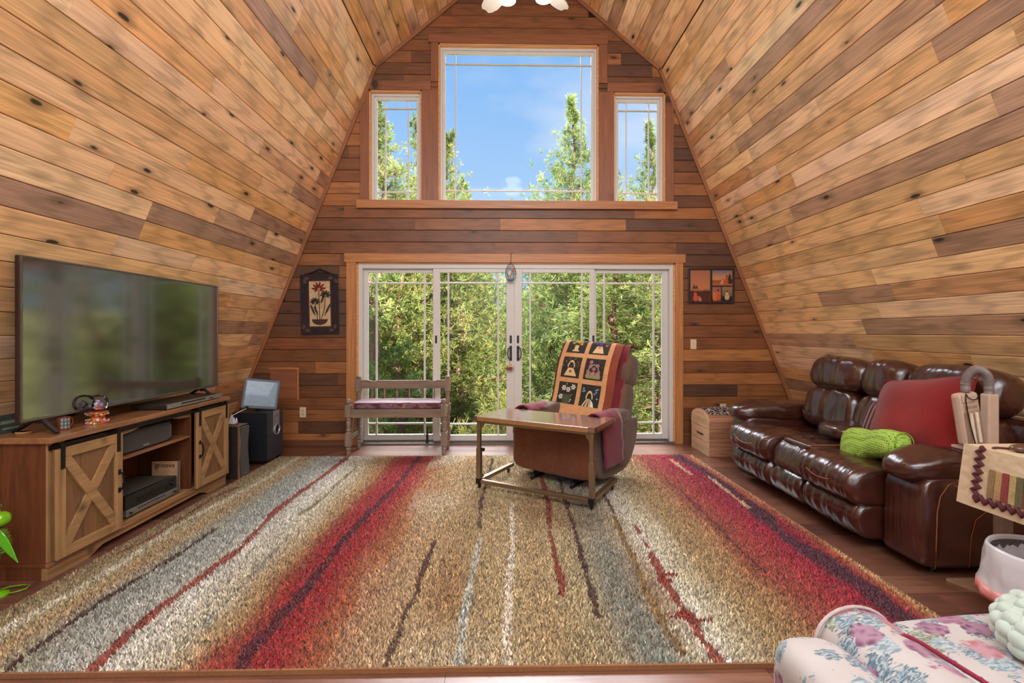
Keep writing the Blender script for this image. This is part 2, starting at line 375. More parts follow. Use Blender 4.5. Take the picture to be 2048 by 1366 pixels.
# ceiling: two upper slopes on one shell
cmb = MB(); t_ = .12
cmb.prism([Lk, Rg, Rk, (Rk[0]+.12, Rk[1]+.08), (Rg[0], Rg[1]+.18), (Lk[0]-.12, Lk[1]+.08)], REAR-.1, WY+.1)
ce = struct(cmb.build('ceiling', plain('backing_board', (40, 24, 14), .9)))
n1 = nrm_in(Lk, Rg, 1); plank_plane(ce, Lk, Rg, (n1[0], 0, n1[1]), M_LIGHT, P_SIDE, rng)
n2 = nrm_in(Rk, Rg, -1); plank_plane(ce, Rk, Rg, (n2[0], 0, n2[1]), M_LIGHT, P_SIDE, rng)
# window wall: openings (x0,x1,z0,z1)
OPEN = [(-1.665, 1.995, 0, 2.085), (-1.525, -.925, 2.79, 4.055), (-.735, 1.108, 2.79, 4.60), (1.281, 1.882, 2.79, 4.055)]
def xl(z): return Lf[0]+(Lk[0]-Lf[0])*z/KZ if z <= KZ else Lk[0]+(XC-Lk[0])*(z-KZ)/(RZ-KZ)
def xr(z): return 2*XC-xl(z)
wf = MB()      # backing in pieces around the openings
def slab(x0, x1, z0, z1): wf.box((x0, WY+.014, z0), (x1, WY+.15, z1))
slab(-3.3, -1.665, 0, 2.085); slab(1.995, 3.67, 0, 2.085); slab(-3.3, 3.67, 2.085, 2.79)
slab(-3.0, -1.525, 2.79, 4.055); slab(-.925, -.735, 2.79, 4.055); slab(1.108, 1.281, 2.79, 4.055); slab(1.882, 3.3, 2.79, 4.055)
slab(-2.2, -.735, 4.055, 4.60); slab(1.108, 2.6, 4.055, 4.60); slab(-2.2, 2.6, 4.60, 5.95)
wfo = struct(wf.build('wall_front', plain('backing_board', (40, 24, 14), .9)))
Mf = Matrix(((1, 0, 0, 0), (0, 0, -1, WY+.014), (0, 1, 0, 0), (0, 0, 0, 1)))
z = -.008; r = 0
while z < RZ-.02:
    z0, z1 = z, min(z+PW, RZ-.005); bands = [z0]
    for _, _, oz0, oz1 in OPEN:
        for q in (oz0, oz1):
            if z0+.012 < q < z1-.012: bands.append(q)
    bands = sorted(set(bands))+[z1]
    if True:
        # horizontal pieces; a board next to an opening edge is notched by splitting only above/below the opening
        segs = [(z0, z1, -9, 9)]
        for ox0, ox1, oz0, oz1 in OPEN:
            ns = []
            for a, b, c, d in segs:
                if b <= oz0+.001 or a >= oz1-.001 or d <= ox0 or c >= ox1: ns.append((a, b, c, d)); continue
                if c < ox0: ns.append((a, b, c, ox0))
                if d > ox1: ns.append((a, b, ox1, d))
                if a < oz0-.012: ns.append((a, oz0, max(c, ox0), min(d, ox1)))
                if b > oz1+.012: ns.append((oz1, b, max(c, ox0), min(d, ox1)))
            segs = ns
        rr = random.Random(100+r); base = [-4]; cur = -3.2+rr.uniform(0, 1.5)
        while cur < 3.6: base.append(cur); cur += rr.uniform(.8, 2.6)
        base.append(9)
        for a, b, c, d in segs:
            cuts = [q for q in base if c+.15 < q < d-.15]
            cuts = [c]+cuts+[d]
            for i in range(len(cuts)-1):
                p0, p1 = cuts[i], cuts[i+1]
                l0b, l0t = max(p0, xl(a)), max(p0, xl(b)); r0b, r0t = min(p1, xr(a)), min(p1, xr(b))
                if r0t-l0t < .02: continue
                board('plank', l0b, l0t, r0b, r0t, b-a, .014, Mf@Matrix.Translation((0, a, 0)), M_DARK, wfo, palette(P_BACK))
    z += PW; r += 1
# rear wall and floor
rw = MB(); rw.prism([Lf, Lk, Rg, Rk, Rf], REAR-.12, REAR); struct(rw.build('wall_back', solid_wood('rear_panel', (190, 140, 92), 0)))
fb = MB(); fb.box((-3.35, REAR-.1, -.12), (3.75, WY+.15, -.0125)); flo = struct(fb.build('floor', plain('subfloor', (60, 40, 30), .9)))
y = REAR; r = 0; FW = .17
while y < WY+.1:
    w = min(FW, WY+.13-y); cuts = [-3.3]; cur = -3.3+rng.uniform(.3, 1.2)
    while cur < 3.4: cuts.append(cur); cur += 1.22 if y > .8 else 4
    cuts.append(3.7)
    for i in range(len(cuts)-1):
        board('floor_plank', cuts[i], cuts[i], cuts[i+1], cuts[i+1], w, .0125, Matrix.Translation((0, y, -.0125)), M_FLOOR, flo, palette(P_FLOOR, .06), .0012)
    y += w; r += 1
# rake trim along the gable
def trim_board(mb_args, name, color=(186, 118, 70), axis=0):
    mb = MB()
    for a in mb_args: mb.box(*a)
    o = mb.build(name, M_TRIM, bevel=.002); o.color = (*lin(color), 1); return struct(o)
TN = [0]
def tn(): TN[0] += 1; return 'trim_%d' % TN[0]
for a, b in ((Lf, Lk), (Lk, Rg), (Rg, Rk), (Rk, Rf)):
    side = 1 if a[0] < XC and b[0] <= XC else -1
    n = nrm_in(a, b, 1); d = Vector((b[0]-a[0], 0, b[1]-a[1])); L = d.length; d.normalize(); nn = Vector((n[0], 0, n[1]))
    mb = MB(); off = nn*.030
    A = Vector((a[0], WY-.014, a[1]))+off; B = Vector((b[0], WY-.014, b[1]))+off
    mb.bar((0, 0, 0), (L, 0, 0), .026, .040, up=(0, 0, 1))
    o = mb.build(tn(), M_TRIM, bevel=.003); xa = d; za = nn; ya = za.cross(xa)
    o.matrix_world = Matrix(((xa.x, ya.x, za.x, A.x), (xa.y, ya.y, za.y, A.y), (xa.z, ya.z, za.z, A.z), (0, 0, 0, 1))); o.color = (*lin((150, 98, 60)), 1); struct(o)
T = .022
def tb(x0, x1, z0, z1, t=T, color=(184, 124, 72), y1=WY):
    L, H = x1-x0, z1-z0; mb = MB()
    if L >= H: mb.box((-L/2, -t/2, -H/2), (L/2, t/2, H/2)); o = mb.build(tn(), M_TRIM, bevel=.002)
    else: mb.box((-H/2, -t/2, -L/2), (H/2, t/2, L/2)); o = mb.build(tn(), M_TRIM, bevel=.002); o.rotation_euler = (0, PI/2, 0)
    o.location = ((x0+x1)/2, y1-t/2, (z0+z1)/2); o.color = (*lin(color), 1); return struct(o)
tb(-1.80, 2.11, 2.085, 2.185, .03); tb(-1.78, -1.665, 0, 2.085); tb(1.995, 2.085, 0, 2.085)
CB = (140, 86, 54)
tb(-.85, 1.215, 4.60, 4.70, .028, CB); tb(-.82, -.735, 4.155, 4.60, T, CB); tb(1.108, 1.206, 4.155, 4.60, T, CB)
tb(-.925, -.735, 2.79, 4.055, T, CB); tb(1.108, 1.281, 2.79, 4.055, T, CB)
tb(-1.63, -.82, 4.055, 4.155, .026, CB); tb(1.206, 1.975, 4.055, 4.155, .026, CB)
tb(-1.623, -1.525, 2.79, 4.055, T, CB); tb(1.882, 1.975, 2.79, 4.055, T, CB)
tb(-1.66, 2.012, 2.70, 2.792, .045, (176, 118, 70))
# baseboard under the wall (the wall boards run down to it) and access panel outline
mb = MB(); mb.box((-3.17, WY-.012, .0), (-1.79, WY, .06)); mb.box((2.095, WY-.012, 0), (3.55, WY, .06))
o = struct(mb.build('baseboard_front', M_TRIM)); o.color = (*lin((120, 74, 50)), 1)
def wallpanel():
    t = thing('access_panel', 'cedar access hatch outlined by thin strips, low on the wall left of the glass doors', 'panel', (-2.49, WY, .5))
    mb = MB(); mb.box((-2.33-.33, WY-.008, .865), (-2.32, WY, .885)); o = mb.build('top_strip', M_TRIM, t, world=True); o.color = (*lin((190, 120, 74)), 1)
    mb = MB(); mb.box((-2.34, WY-.008, .52), (-2.32, WY, .865)); o = mb.build('side_strip', M_TRIM, t, world=True); o.color = (*lin((190, 120, 74)), 1)
    mb = MB(); mb.box((-2.64, WY-.006, .53), (-2.345, WY, .86)); o = mb.build('hatch', M_DARK, t, world=True); o.color = (*lin((146, 90, 58)), 1)
wallpanel()
# jamb liners of the upper openings (bright cedar reveals)
def liner(x0, x1, z0, z1, d=.13, bottom=True):
    t = .014; mb = MB(); y0, y1 = WY-.002, WY+d
    mb.box((x0, y0, z0), (x0+t, y1, z1)); mb.box((x1-t, y0, z0), (x1, y1, z1)); mb.box((x0, y0, z1-t), (x1, y1, z1))
    if bottom: mb.box((x0, y0, z0), (x1, y1, z0+t))
    o = mb.build(tn(), M_TRIM); o.color = (*lin((222, 160, 100)), 1); return struct(o)
for o_ in OPEN[1:]: liner(*o_)
liner(*OPEN[0], bottom=False, d=.10)
GL = glass(refl=.22)
def sash(parent, x0, x1, z0, z1, fw, y, d=.035, gx=.1, gz=.11, name='frame', fr=(1, 1, 1, 1), bw=.009):
    """vinyl sash with prairie grille; fw=(left,right,top,bottom)"""
    l, r, t, b = fw; mb = MB()
    mb.box((x0, y, z0), (x0+l, y+d, z1)); mb.box((x1-r, y, z0), (x1, y+d, z1)); mb.box((x0+l, y, z1-t), (x1-r, y+d, z1)); mb.box((x0+l, y, z0), (x1-r, y+d, z0+b))
    mb.build(name, VINYL, parent, bevel=.004, world=True)
    a0, a1, c0, c1 = x0+l, x1-r, z0+b, z1-t
    mb = MB(); mb.box((a0-.004, y+d*.5-.003, c0-.004), (a1+.004, y+d*.5+.003, c1+.004)); mb.build('glass_pane', GL, parent, world=True)
    for gxx in (a0+gx, a1-gx):
        mb = MB(); mb.box((gxx-bw, y+.006, c0), (gxx+bw, y+d-.006, c1)); mb.build('grille_bar', VINYL, parent, bevel=.003, world=True)
    for gzz in (c0+gz, c1-gz):
        mb = MB(); mb.box((a0, y+.005, gzz-bw), (a1, y+d-.005, gzz+bw)); mb.build('grille_bar', VINYL, parent, bevel=.003, world=True)
def window(n, x0, x1, z0, z1, gx, gz):
    t = .014; x0 += t; x1 -= t; z0 += .002; z1 -= t; mb = MB(); f = .026; y = WY+.05
    for a, b in (((x0, y, z0), (x0+f, y+.08, z1)), ((x1-f, y, z0), (x1, y+.08, z1)), ((x0+f, y, z1-f), (x1-f, y+.08, z1)), ((x0+f, y, z0), (x1-f, y+.08, z0+.012))): mb.box(a, b)
    w = struct(mb.build('window_%d' % n, VINYL, bevel=.004))
    sash(w, x0+f, x1-f, z0+.012, z1-f, (.032, .032, .036, .018), y+.02, .04, gx, gz, 'sash', bw=.0065)
window(1, *OPEN[1], .095, .095); window(2, *OPEN[2], .115, .115); window(3, *OPEN[3], .095, .095)
# sliding door
mb = MB(); x0, x1 = -1.651, 1.981; y = WY+.01
mb.box((x0, y, 0), (x0+.045, y+.12, 2.07)); mb.box((x1-.045, y, 0), (x1, y+.12, 2.07)); mb.box((x0+.045, y, 2.02), (x1-.045, y+.12, 2.07))
d1 = struct(mb.build('door_1', VINYL, bevel=.004))
mb = MB(); mb.box((x0, WY-.03, 0), (x1, WY+.12, .022)); mb.box((x0, WY+.035, .022), (x1, WY+.045, .036)); mb.box((x0, WY+.085, .022), (x1, WY+.095, .036))
mb.build('sill_track', plain('aluminium_track', (126, 118, 108), .4, .6), d1, world=True)
PAN = [(-1.606, -.755, (.05, .055, .045, .065), .065), (-.80, .135, (.08, .09, .045, .065), .02), (.135, 1.065, (.09, .05, .045, .065), .02), (1.02, 1.936, (.075, .07, .045, .065), .065)]
for a, b, fw, dy in PAN:
    e_ = MB(); l, r_, t_2, b_ = fw
    pan = MB(); yy = WY+dy; z0, z1 = .037, 2.02
    pan.box((a, yy, z0), (a+l, yy+.04, z1)); pan.box((b-r_, yy, z0), (b, yy+.04, z1)); pan.box((a+l, yy, z1-t_2), (b-r_, yy+.04, z1)); pan.box((a+l, yy, z0), (b-r_, yy+.04, z0+b_))
    pn = pan.build('door_panel', VINYL, d1, bevel=.004, world=True)
    a0, a1, c0, c1 = a+l, b-r_, z0+b_, z1-t_2
    mb = MB(); mb.box((a0-.004, yy+.017, c0-.004), (a1+.004, yy+.023, c1+.004)); mb.build('glass_pane', GL, pn, world=True)
    for q in (a0+.095, a1-.095): MB().box((q-.010, yy+.006, c0), (q+.010, yy+.034, c1)).build('grille_bar', VINYL, pn, world=True, bevel=.003)
    for q in (c0+.125, c1-.118): MB().box((a0, yy+.005, q-.009), (a1, yy+.035, q+.009)).build('grille_bar', VINYL, pn, world=True, bevel=.003)
def door_pull(x, s):
    mb = MB(); yy = WY+.02
    mb.box((x-.014, yy-.012, .96), (x+.014, yy, 1.13)); mb.tube([(x, yy-.012, .975), (x+s*.028, yy-.045, .99), (x+s*.036, yy-.05, 1.045), (x+s*.028, yy-.045, 1.10), (x, yy-.012, 1.115)], .006)
    mb.build('handle', BLACK, d1, world=True, smooth='auto')
    MB().box((x-.013, yy-.006, 1.16), (x+.013, yy, 1.25)).build('lock_plate', BLACK, d1, world=True, bevel=.004)
door_pull(.095, -1); door_pull(.178, 1)
MB().box((-.80+.025, WY+.012, 1.16), (-.80+.047, WY+.02, 1.25)).build('lock_plate', BLACK, d1, world=True, bevel=.004)
MB().box((1.04, WY+.012, 1.16), (1.062, WY+.02, 1.25)).build('lock_plate', BLACK, d1, world=True, bevel=.004)
mb = MB(); mb.tube([(-.86, WY-.02, .035), (-.86, WY-.02, .16)], .012); mb.tube([(-.86, WY-.02, .16), (-.86, WY-.02, .22)], .007); mb.box((-.875, WY-.03, .022), (-.845, WY-.01, .05))
mb.build('foot_lock', BLACK, d1, world=True)
# wall plates
def plate(name, label, x, z, w, h, kind):
    t = thing(name, label, 'switch' if kind == 's' else 'outlet', (x, WY-.003, z))
    MB().box((-w/2, -.006, -h/2), (w/2, .003, h/2)).build('plate', IVORY, t, bevel=.003)
    if kind == 's': MB().box((-.006, -.016, -.012), (.006, -.006, .012)).build('toggle', IVORY, t)
    else:
        for s in (-1, 1):
            mb = MB(); mb.lathe([(.0, .0), (.017, .0), (.017, .002)], (0, -.006, s*.02), 16, axis='Y'); mb.v = [(a, b, c) for a, b, c in mb.v]
            q = mb.build('socket', plain('socket_ivory', (205, 182, 150), .5), t)
            sl = MB(); sl.box((-.007, -.0092, s*.02-.004), (-.005, -.0085, s*.02+.005)); sl.box((.005, -.0092, s*.02-.004), (.007, -.0085, s*.02+.005)); sl.build('slot', BLACK, t)
plate('wall_outlet', 'ivory double outlet on the cedar wall between the subwoofer and the bench', -2.275, .375, .07, .115, 'o')
plate('light_switch', 'ivory light switch plate on the cedar wall right of the glass doors', 2.21, 1.148, .07, .115, 's')
plate('wall_outlet', 'ivory outlet just above the wooden chest by the sofa', 2.555, .40, .07, .115, 'o')
# ================================================================== RUG
RX0, RX1, RY0, RY1 = -2.275, 1.955, 1.825, 4.94
def interp(pl, y):
    if y >= pl[0][1] or y <= pl[-1][1]: return None
    for (xa, ya), (xb, yb) in zip(pl, pl[1:]):
        if ya >= y >= yb: return xa+(xb-xa)*(ya-y)/max(1e-6, ya-yb)
LINES = [  # (centre line from back to front, half width, colour, ragged)
 ([(-2.07, 4.94), (-2.05, 4.2), (-2.09, 3.74), (-2.14, 3.14), (-2.09, 2.67), (-2.1, 2.39), (-2.12, 2.21), (-2.13, 1.82)], .017, (226, 214, 188)),
 ([(-2.16, 3.98), (-2.22, 3.74), (-2.19, 3.38), (-2.17, 2.98), (-2.21, 2.79)], .012, (150, 52, 32)),
 ([(-1.85, 3.13), (-1.85, 2.87), (-1.86, 2.66), (-1.88, 2.48), (-1.89, 2.3), (-1.89, 2.16), (-1.88, 2.05), (-1.88, 1.96), (-1.85, 1.82)], .014, (72, 30, 28)),
 ([(-1.57, 4.94), (-1.58, 4.29), (-1.61, 3.75), (-1.61, 3.45), (-1.57, 3.1), (-1.54, 2.84), (-1.56, 2.66), (-1.56, 2.48), (-1.57, 2.34), (-1.58, 2.2), (-1.57, 2.0), (-1.54, 1.82)], .024, (168, 58, 34)),
 ([(-1.37, 4.55), (-1.38, 3.99), (-1.37, 3.72), (-1.41, 3.35)], .012, (140, 118, 72)),
 ([(-1.33, 3.0), (-1.31, 2.5), (-1.30, 2.1)], .008, (138, 146, 132)),
 ([(-.10, 4.83), (-.12, 4.26), (-.16, 3.7), (-.16, 3.33), (-.15, 3.1)], .013, (70, 44, 40)),
 ([(-.41, 2.93), (-.43, 2.56), (-.42, 2.35), (-.44, 2.17), (-.44, 2.02), (-.45, 1.82)], .013, (74, 44, 38)),
 ([(-.14, 2.97), (-.16, 2.52), (-.17, 2.21), (-.17, 2.03), (-.17, 1.82)], .016, (190, 188, 172)),
 ([(.07, 3.58), (.06, 3.18), (.07, 2.87), (.04, 2.57), (.03, 2.31), (.02, 2.05), (.02, 1.82)], .017, (232, 214, 190)),
 ([(.34, 4.3), (.34, 3.54), (.30, 3.04), (.30, 2.72), (.30, 2.46), (.29, 2.3)], .017, (150, 50, 36)),
 ([(.49, 4.15), (.47, 3.47), (.46, 2.94), (.44, 2.52), (.43, 2.27), (.43, 2.12)], .013, (72, 36, 34)),
 ([(.80, 3.84), (.78, 3.34)], .012, (84, 36, 34)),
 ([(.77, 3.31), (.74, 2.88), (.73, 2.59), (.71, 2.35), (.70, 2.16), (.70, 2.01), (.72, 1.87)], .016, (142, 108, 58)),
 ([(.87, 3.16), (.865, 3.0)], .012, (160, 58, 40)), ([(.865, 2.93), (.86, 2.81)], .012, (160, 58, 40)),
 ([(.86, 2.76), (.85, 2.71), (.83, 2.5), (.83, 2.34), (.83, 2.15), (.83, 2.05), (.83, 1.92), (.84, 1.82)], .022, (164, 56, 38)),
 ([(1.39, 4.0), (1.43, 3.83), (1.41, 3.24), (1.39, 2.78), (1.39, 2.49)], .010, (120, 48, 56)),
 ([(1.67, 4.76), (1.68, 4.23)], .014, (214, 170, 130)), ([(1.81, 4.18), (1.79, 3.74), (1.78, 3.42)], .014, (214, 178, 132)),
]
KEYS = [(-2.3, (158, 132, 88)), (-2.16, (168, 148, 104)), (-2.06, (198, 180, 136)), (-1.97, (192, 158, 108)), (-1.86, (172, 166, 142)), (-1.72, (186, 186, 174)), (-1.6, (198, 194, 178)), (-1.48, (222, 214, 196)), (-1.34, (206, 192, 162)),
        (-1.2, (184, 150, 100)), (-1.09, (170, 112, 68)), (-1.02, (172, 56, 42)), (-.95, (172, 34, 42)), (-.86, (178, 50, 42)), (-.76, (186, 98, 62)), (-.6, (182, 136, 86)), (-.4, (188, 154, 106)), (-.2, (176, 146, 98)), (0, (190, 164, 116)),
        (.2, (182, 152, 104)), (.38, (184, 164, 116)), (.5, (164, 160, 134)), (.6, (148, 152, 138)), (.72, (196, 182, 150)), (.86, (224, 216, 196)), (.98, (208, 194, 158)), (1.12, (174, 144, 94)), (1.26, (178, 132, 84)), (1.40, (176, 88, 66)),
        (1.52, (190, 74, 66)), (1.62, (182, 44, 62)), (1.75, (172, 28, 58)), (1.83, (168, 34, 58)), (1.90, (196, 96, 66)), (1.945, (206, 158, 104)), (2.0, (206, 164, 110))]
def make_rug():
    t = thing('area_rug', 'large shag area rug with tan, crimson, rust and cream abstract stripes', 'rug', ((RX0+RX1)/2, (RY0+RY1)/2, 0))
    mb = MB(); mb.box((RX0, RY0, 0.001), (RX1, RY1, .012)); mb.build('backing', fabric('rug_backing', (128, 92, 60), scale=60), t, world=True)
    mb = MB()
    for a, b in (((RX0, RY0-.006, 0.001), (RX1, RY0+.004, .02)), ((RX0, RY1-.004, 0.001), (RX1, RY1+.004, .018)), ((RX0-.004, RY0, .001), (RX0+.004, RY1, .018)), ((RX1-.004, RY0, .001), (RX1+.004, RY1, .018))): mb.box(a, b)
    mb.build('binding', fabric('rug_binding', (142, 92, 50), scale=120), t, world=True)
    R = np.random.RandomState(3); px, py = .0088, .0092
    gx, gy = np.meshgrid(np.arange(RX0+.006, RX1-.004, px), np.arange(RY0+.006, RY1-.004, py)); x = gx.ravel()+R.uniform(-.0045, .0045, gx.size); y = gy.ravel()+R.uniform(-.0045, .0045, gx.size); N = len(x)
    # value noise fields
    def vnoise(sx_, sy_, seed):
        r = np.random.RandomState(seed); nx, ny = int((RX1-RX0)/sx_)+3, int((RY1-RY0)/sy_)+3; g = r.uniform(-1, 1, (ny, nx)); u = (x-RX0)/sx_; v = (y-RY0)/sy_; i = u.astype(int); j = v.astype(int); fu = u-i; fv = v-j; fu = fu*fu*(3-2*fu); fv = fv*fv*(3-2*fv)
        return (g[j, i]*(1-fu)+g[j, i+1]*fu)*(1-fv)+(g[j+1, i]*(1-fu)+g[j+1, i+1]*fu)*fv
    warp = vnoise(.25, .7, 1)*.035+vnoise(.08, .22, 2)*.022
    xs = x+warp; kx = np.array([k_[0] for k_ in KEYS]); kc = np.array([lin(k_[1]) for k_ in KEYS])
    # tan edge of the right band narrows toward the back
    col = np.stack([np.interp(xs, kx, kc[:, c]) for c in range(3)], 1)
    # large blotches of other colours
    b1 = np.clip(vnoise(.35, .6, 5)*1.3, 0, 1)[:, None]*((xs > -.7) & (xs < 1.2))[:, None]; col = col*(1-.5*b1)+np.array(lin((214, 204, 176)))*.5*b1
    b2 = np.clip(vnoise(.25, .5, 6)*1.4-.2, 0, 1)[:, None]*((xs > -.75) & (xs < 1.3))[:, None]; col = col*(1-.6*b2)+np.array(lin((160, 112, 62)))*.6*b2
    b3 = np.exp(-((x-.58)/.13)**2-((y-2.55)/.45)**2)+np.exp(-((x-.6)/.10)**2-((y-2.0)/.25)**2); b3 = np.clip(b3*.6, 0, .6)[:, None]; col = col*(1-b3)+np.array(lin((126, 134, 122)))*b3
    b4 = np.exp(-((x+1.75)/.12)**2)*np.clip(vnoise(.2, .5, 9)+.4, 0, 1)*.7; b4 = b4[:, None]; col = col*(1-b4)+np.array(lin((158, 164, 158)))*b4
    # warp the left dark core and purple core
    def core(pl, hw, c, soft, amt, wseed):
        xc = np.interp(y, [p[1] for p in pl][::-1], [p[0] for p in pl][::-1]); h = hw*(1+.7*vnoise(.4, .3, wseed)); d = np.abs(x-xc+vnoise(.05, .09, wseed+1)*.012); a = np.clip((h+soft-d)/soft, 0, 1)*amt; return a[:, None], np.array(lin(c))
    for args in (([(-.85, 4.91), (-.86, 4.28), (-.89, 3.79), (-.94, 3.4), (-.97, 2.92), (-.97, 2.4), (-.99, 2.23), (-1.01, 2.0), (-.99, 1.82)], .085, (176, 34, 44), .12, .75, 20),
                 ([(-.85, 4.91), (-.86, 4.28), (-.89, 3.79), (-.94, 3.4), (-.97, 2.92), (-.97, 2.4), (-.99, 2.23), (-1.01, 2.0), (-.99, 1.82)], .016, (84, 32, 48), .014, .85, 22),
                 ([(1.79, 4.79), (1.84, 4.38), (1.83, 3.94), (1.84, 3.55), (1.80, 3.23), (1.76, 2.96), (1.78, 2.71), (1.79, 2.5), (1.81, 2.35), (1.78, 2.17), (1.77, 1.9)], .032, (84, 44, 62), .03, .9, 24)):
        a, c = core(*args); col = col*(1-a)+c*a
    for i, (pl, hw, c) in enumerate(LINES):
        ys = np.array([p[1] for p in pl][::-1]); xc = np.interp(y, ys, [p[0] for p in pl][::-1]); ins = (y > ys[0]) & (y < ys[-1])
        rag = vnoise(.04, .045, 40+i)*.008+R.normal(0, .0035, N); h = hw*(1+.45*vnoise(.5, .13, 70+i)); m = ins & (np.abs(x-xc+rag) < h); a = np.where(m, .9, 0)[:, None]; col = col*(1-a)+np.array(lin(c))*a
    for bx, by, bw_, bh in ((.86, 2.50, .055, .022), (.80, 2.13, .06, .014), (.88, 2.10, .05, .012), (.83, 2.44, .04, .03), (.82, 2.14, .04, .04)):
        m = (((x-bx)/bw_)**2+((y-by)/bh)**2+R.normal(0, .15, N)) < 1; col[m] = np.array(lin((160, 56, 40)))
    # yarn to yarn variation, incl. interleaved darker and paler yarns
    v = np.exp(R.normal(0, .26, N)); pick = R.uniform(0, 1, N); v[pick < .24] *= .42; v[pick > .86] *= 1.5
    gm_ = col.mean(1)[:, None]; sat = np.where((col[:, 0] > 2.2*col[:, 1])[:, None], .97, .90); col = np.clip((gm_+(col-gm_)*sat)*v[:, None]*np.where(col[:, :1] > 2.6*col[:, 1:2], .64, .80), 0, 1)
    ang = R.uniform(0, 2*PI, N); rad = R.uniform(.0045, .0068, N); hgt = R.uniform(.017, .027, N); lx, ly = R.normal(0, .006, N), R.normal(-.001, .006, N)
    V = np.zeros((N, 4, 3))
    for k_ in range(3):
        V[:, k_, 0] = x+np.cos(ang+k_*2.094)*rad; V[:, k_, 1] = y+np.sin(ang+k_*2.094)*rad; V[:, k_, 2] = .011
    V[:, 3, 0] = x+lx; V[:, 3, 1] = y+ly; V[:, 3, 2] = hgt+.006
    base = (np.arange(N)*4)[:, None, None]; F = base+np.array([[0, 1, 3], [1, 2, 3], [2, 0, 3]])[None]
    me = bpy.data.meshes.new('pile'); me.vertices.add(N*4); me.vertices.foreach_set('co', V.ravel()); me.loops.add(N*9); me.loops.foreach_set('vertex_index', F.ravel()); me.polygons.add(N*3); me.polygons.foreach_set('loop_start', np.arange(0, N*9, 3)); me.polygons.foreach_set('loop_total', np.full(N*3, 3)); me.update()
    ca = me.color_attributes.new('yarn', 'FLOAT_COLOR', 'POINT'); C4 = np.ones((N, 4, 4)); C4[:, :, :3] = col[:, None, :]; ca.data.foreach_set('color', C4.ravel())
    b = NB('shag_yarn'); at = b.n('Attribute'); at.attribute_name = 'yarn'; b.set(Base_Color=at.outputs['Color'], Roughness=.9, Sheen_Weight=.15, Specular_IOR_Level=.2)
    me.materials.append(b.m); o = bpy.data.objects.new('pile', me); COL.objects.link(o); adopt(o, t); o['kind'] = 'stuff'
make_rug()

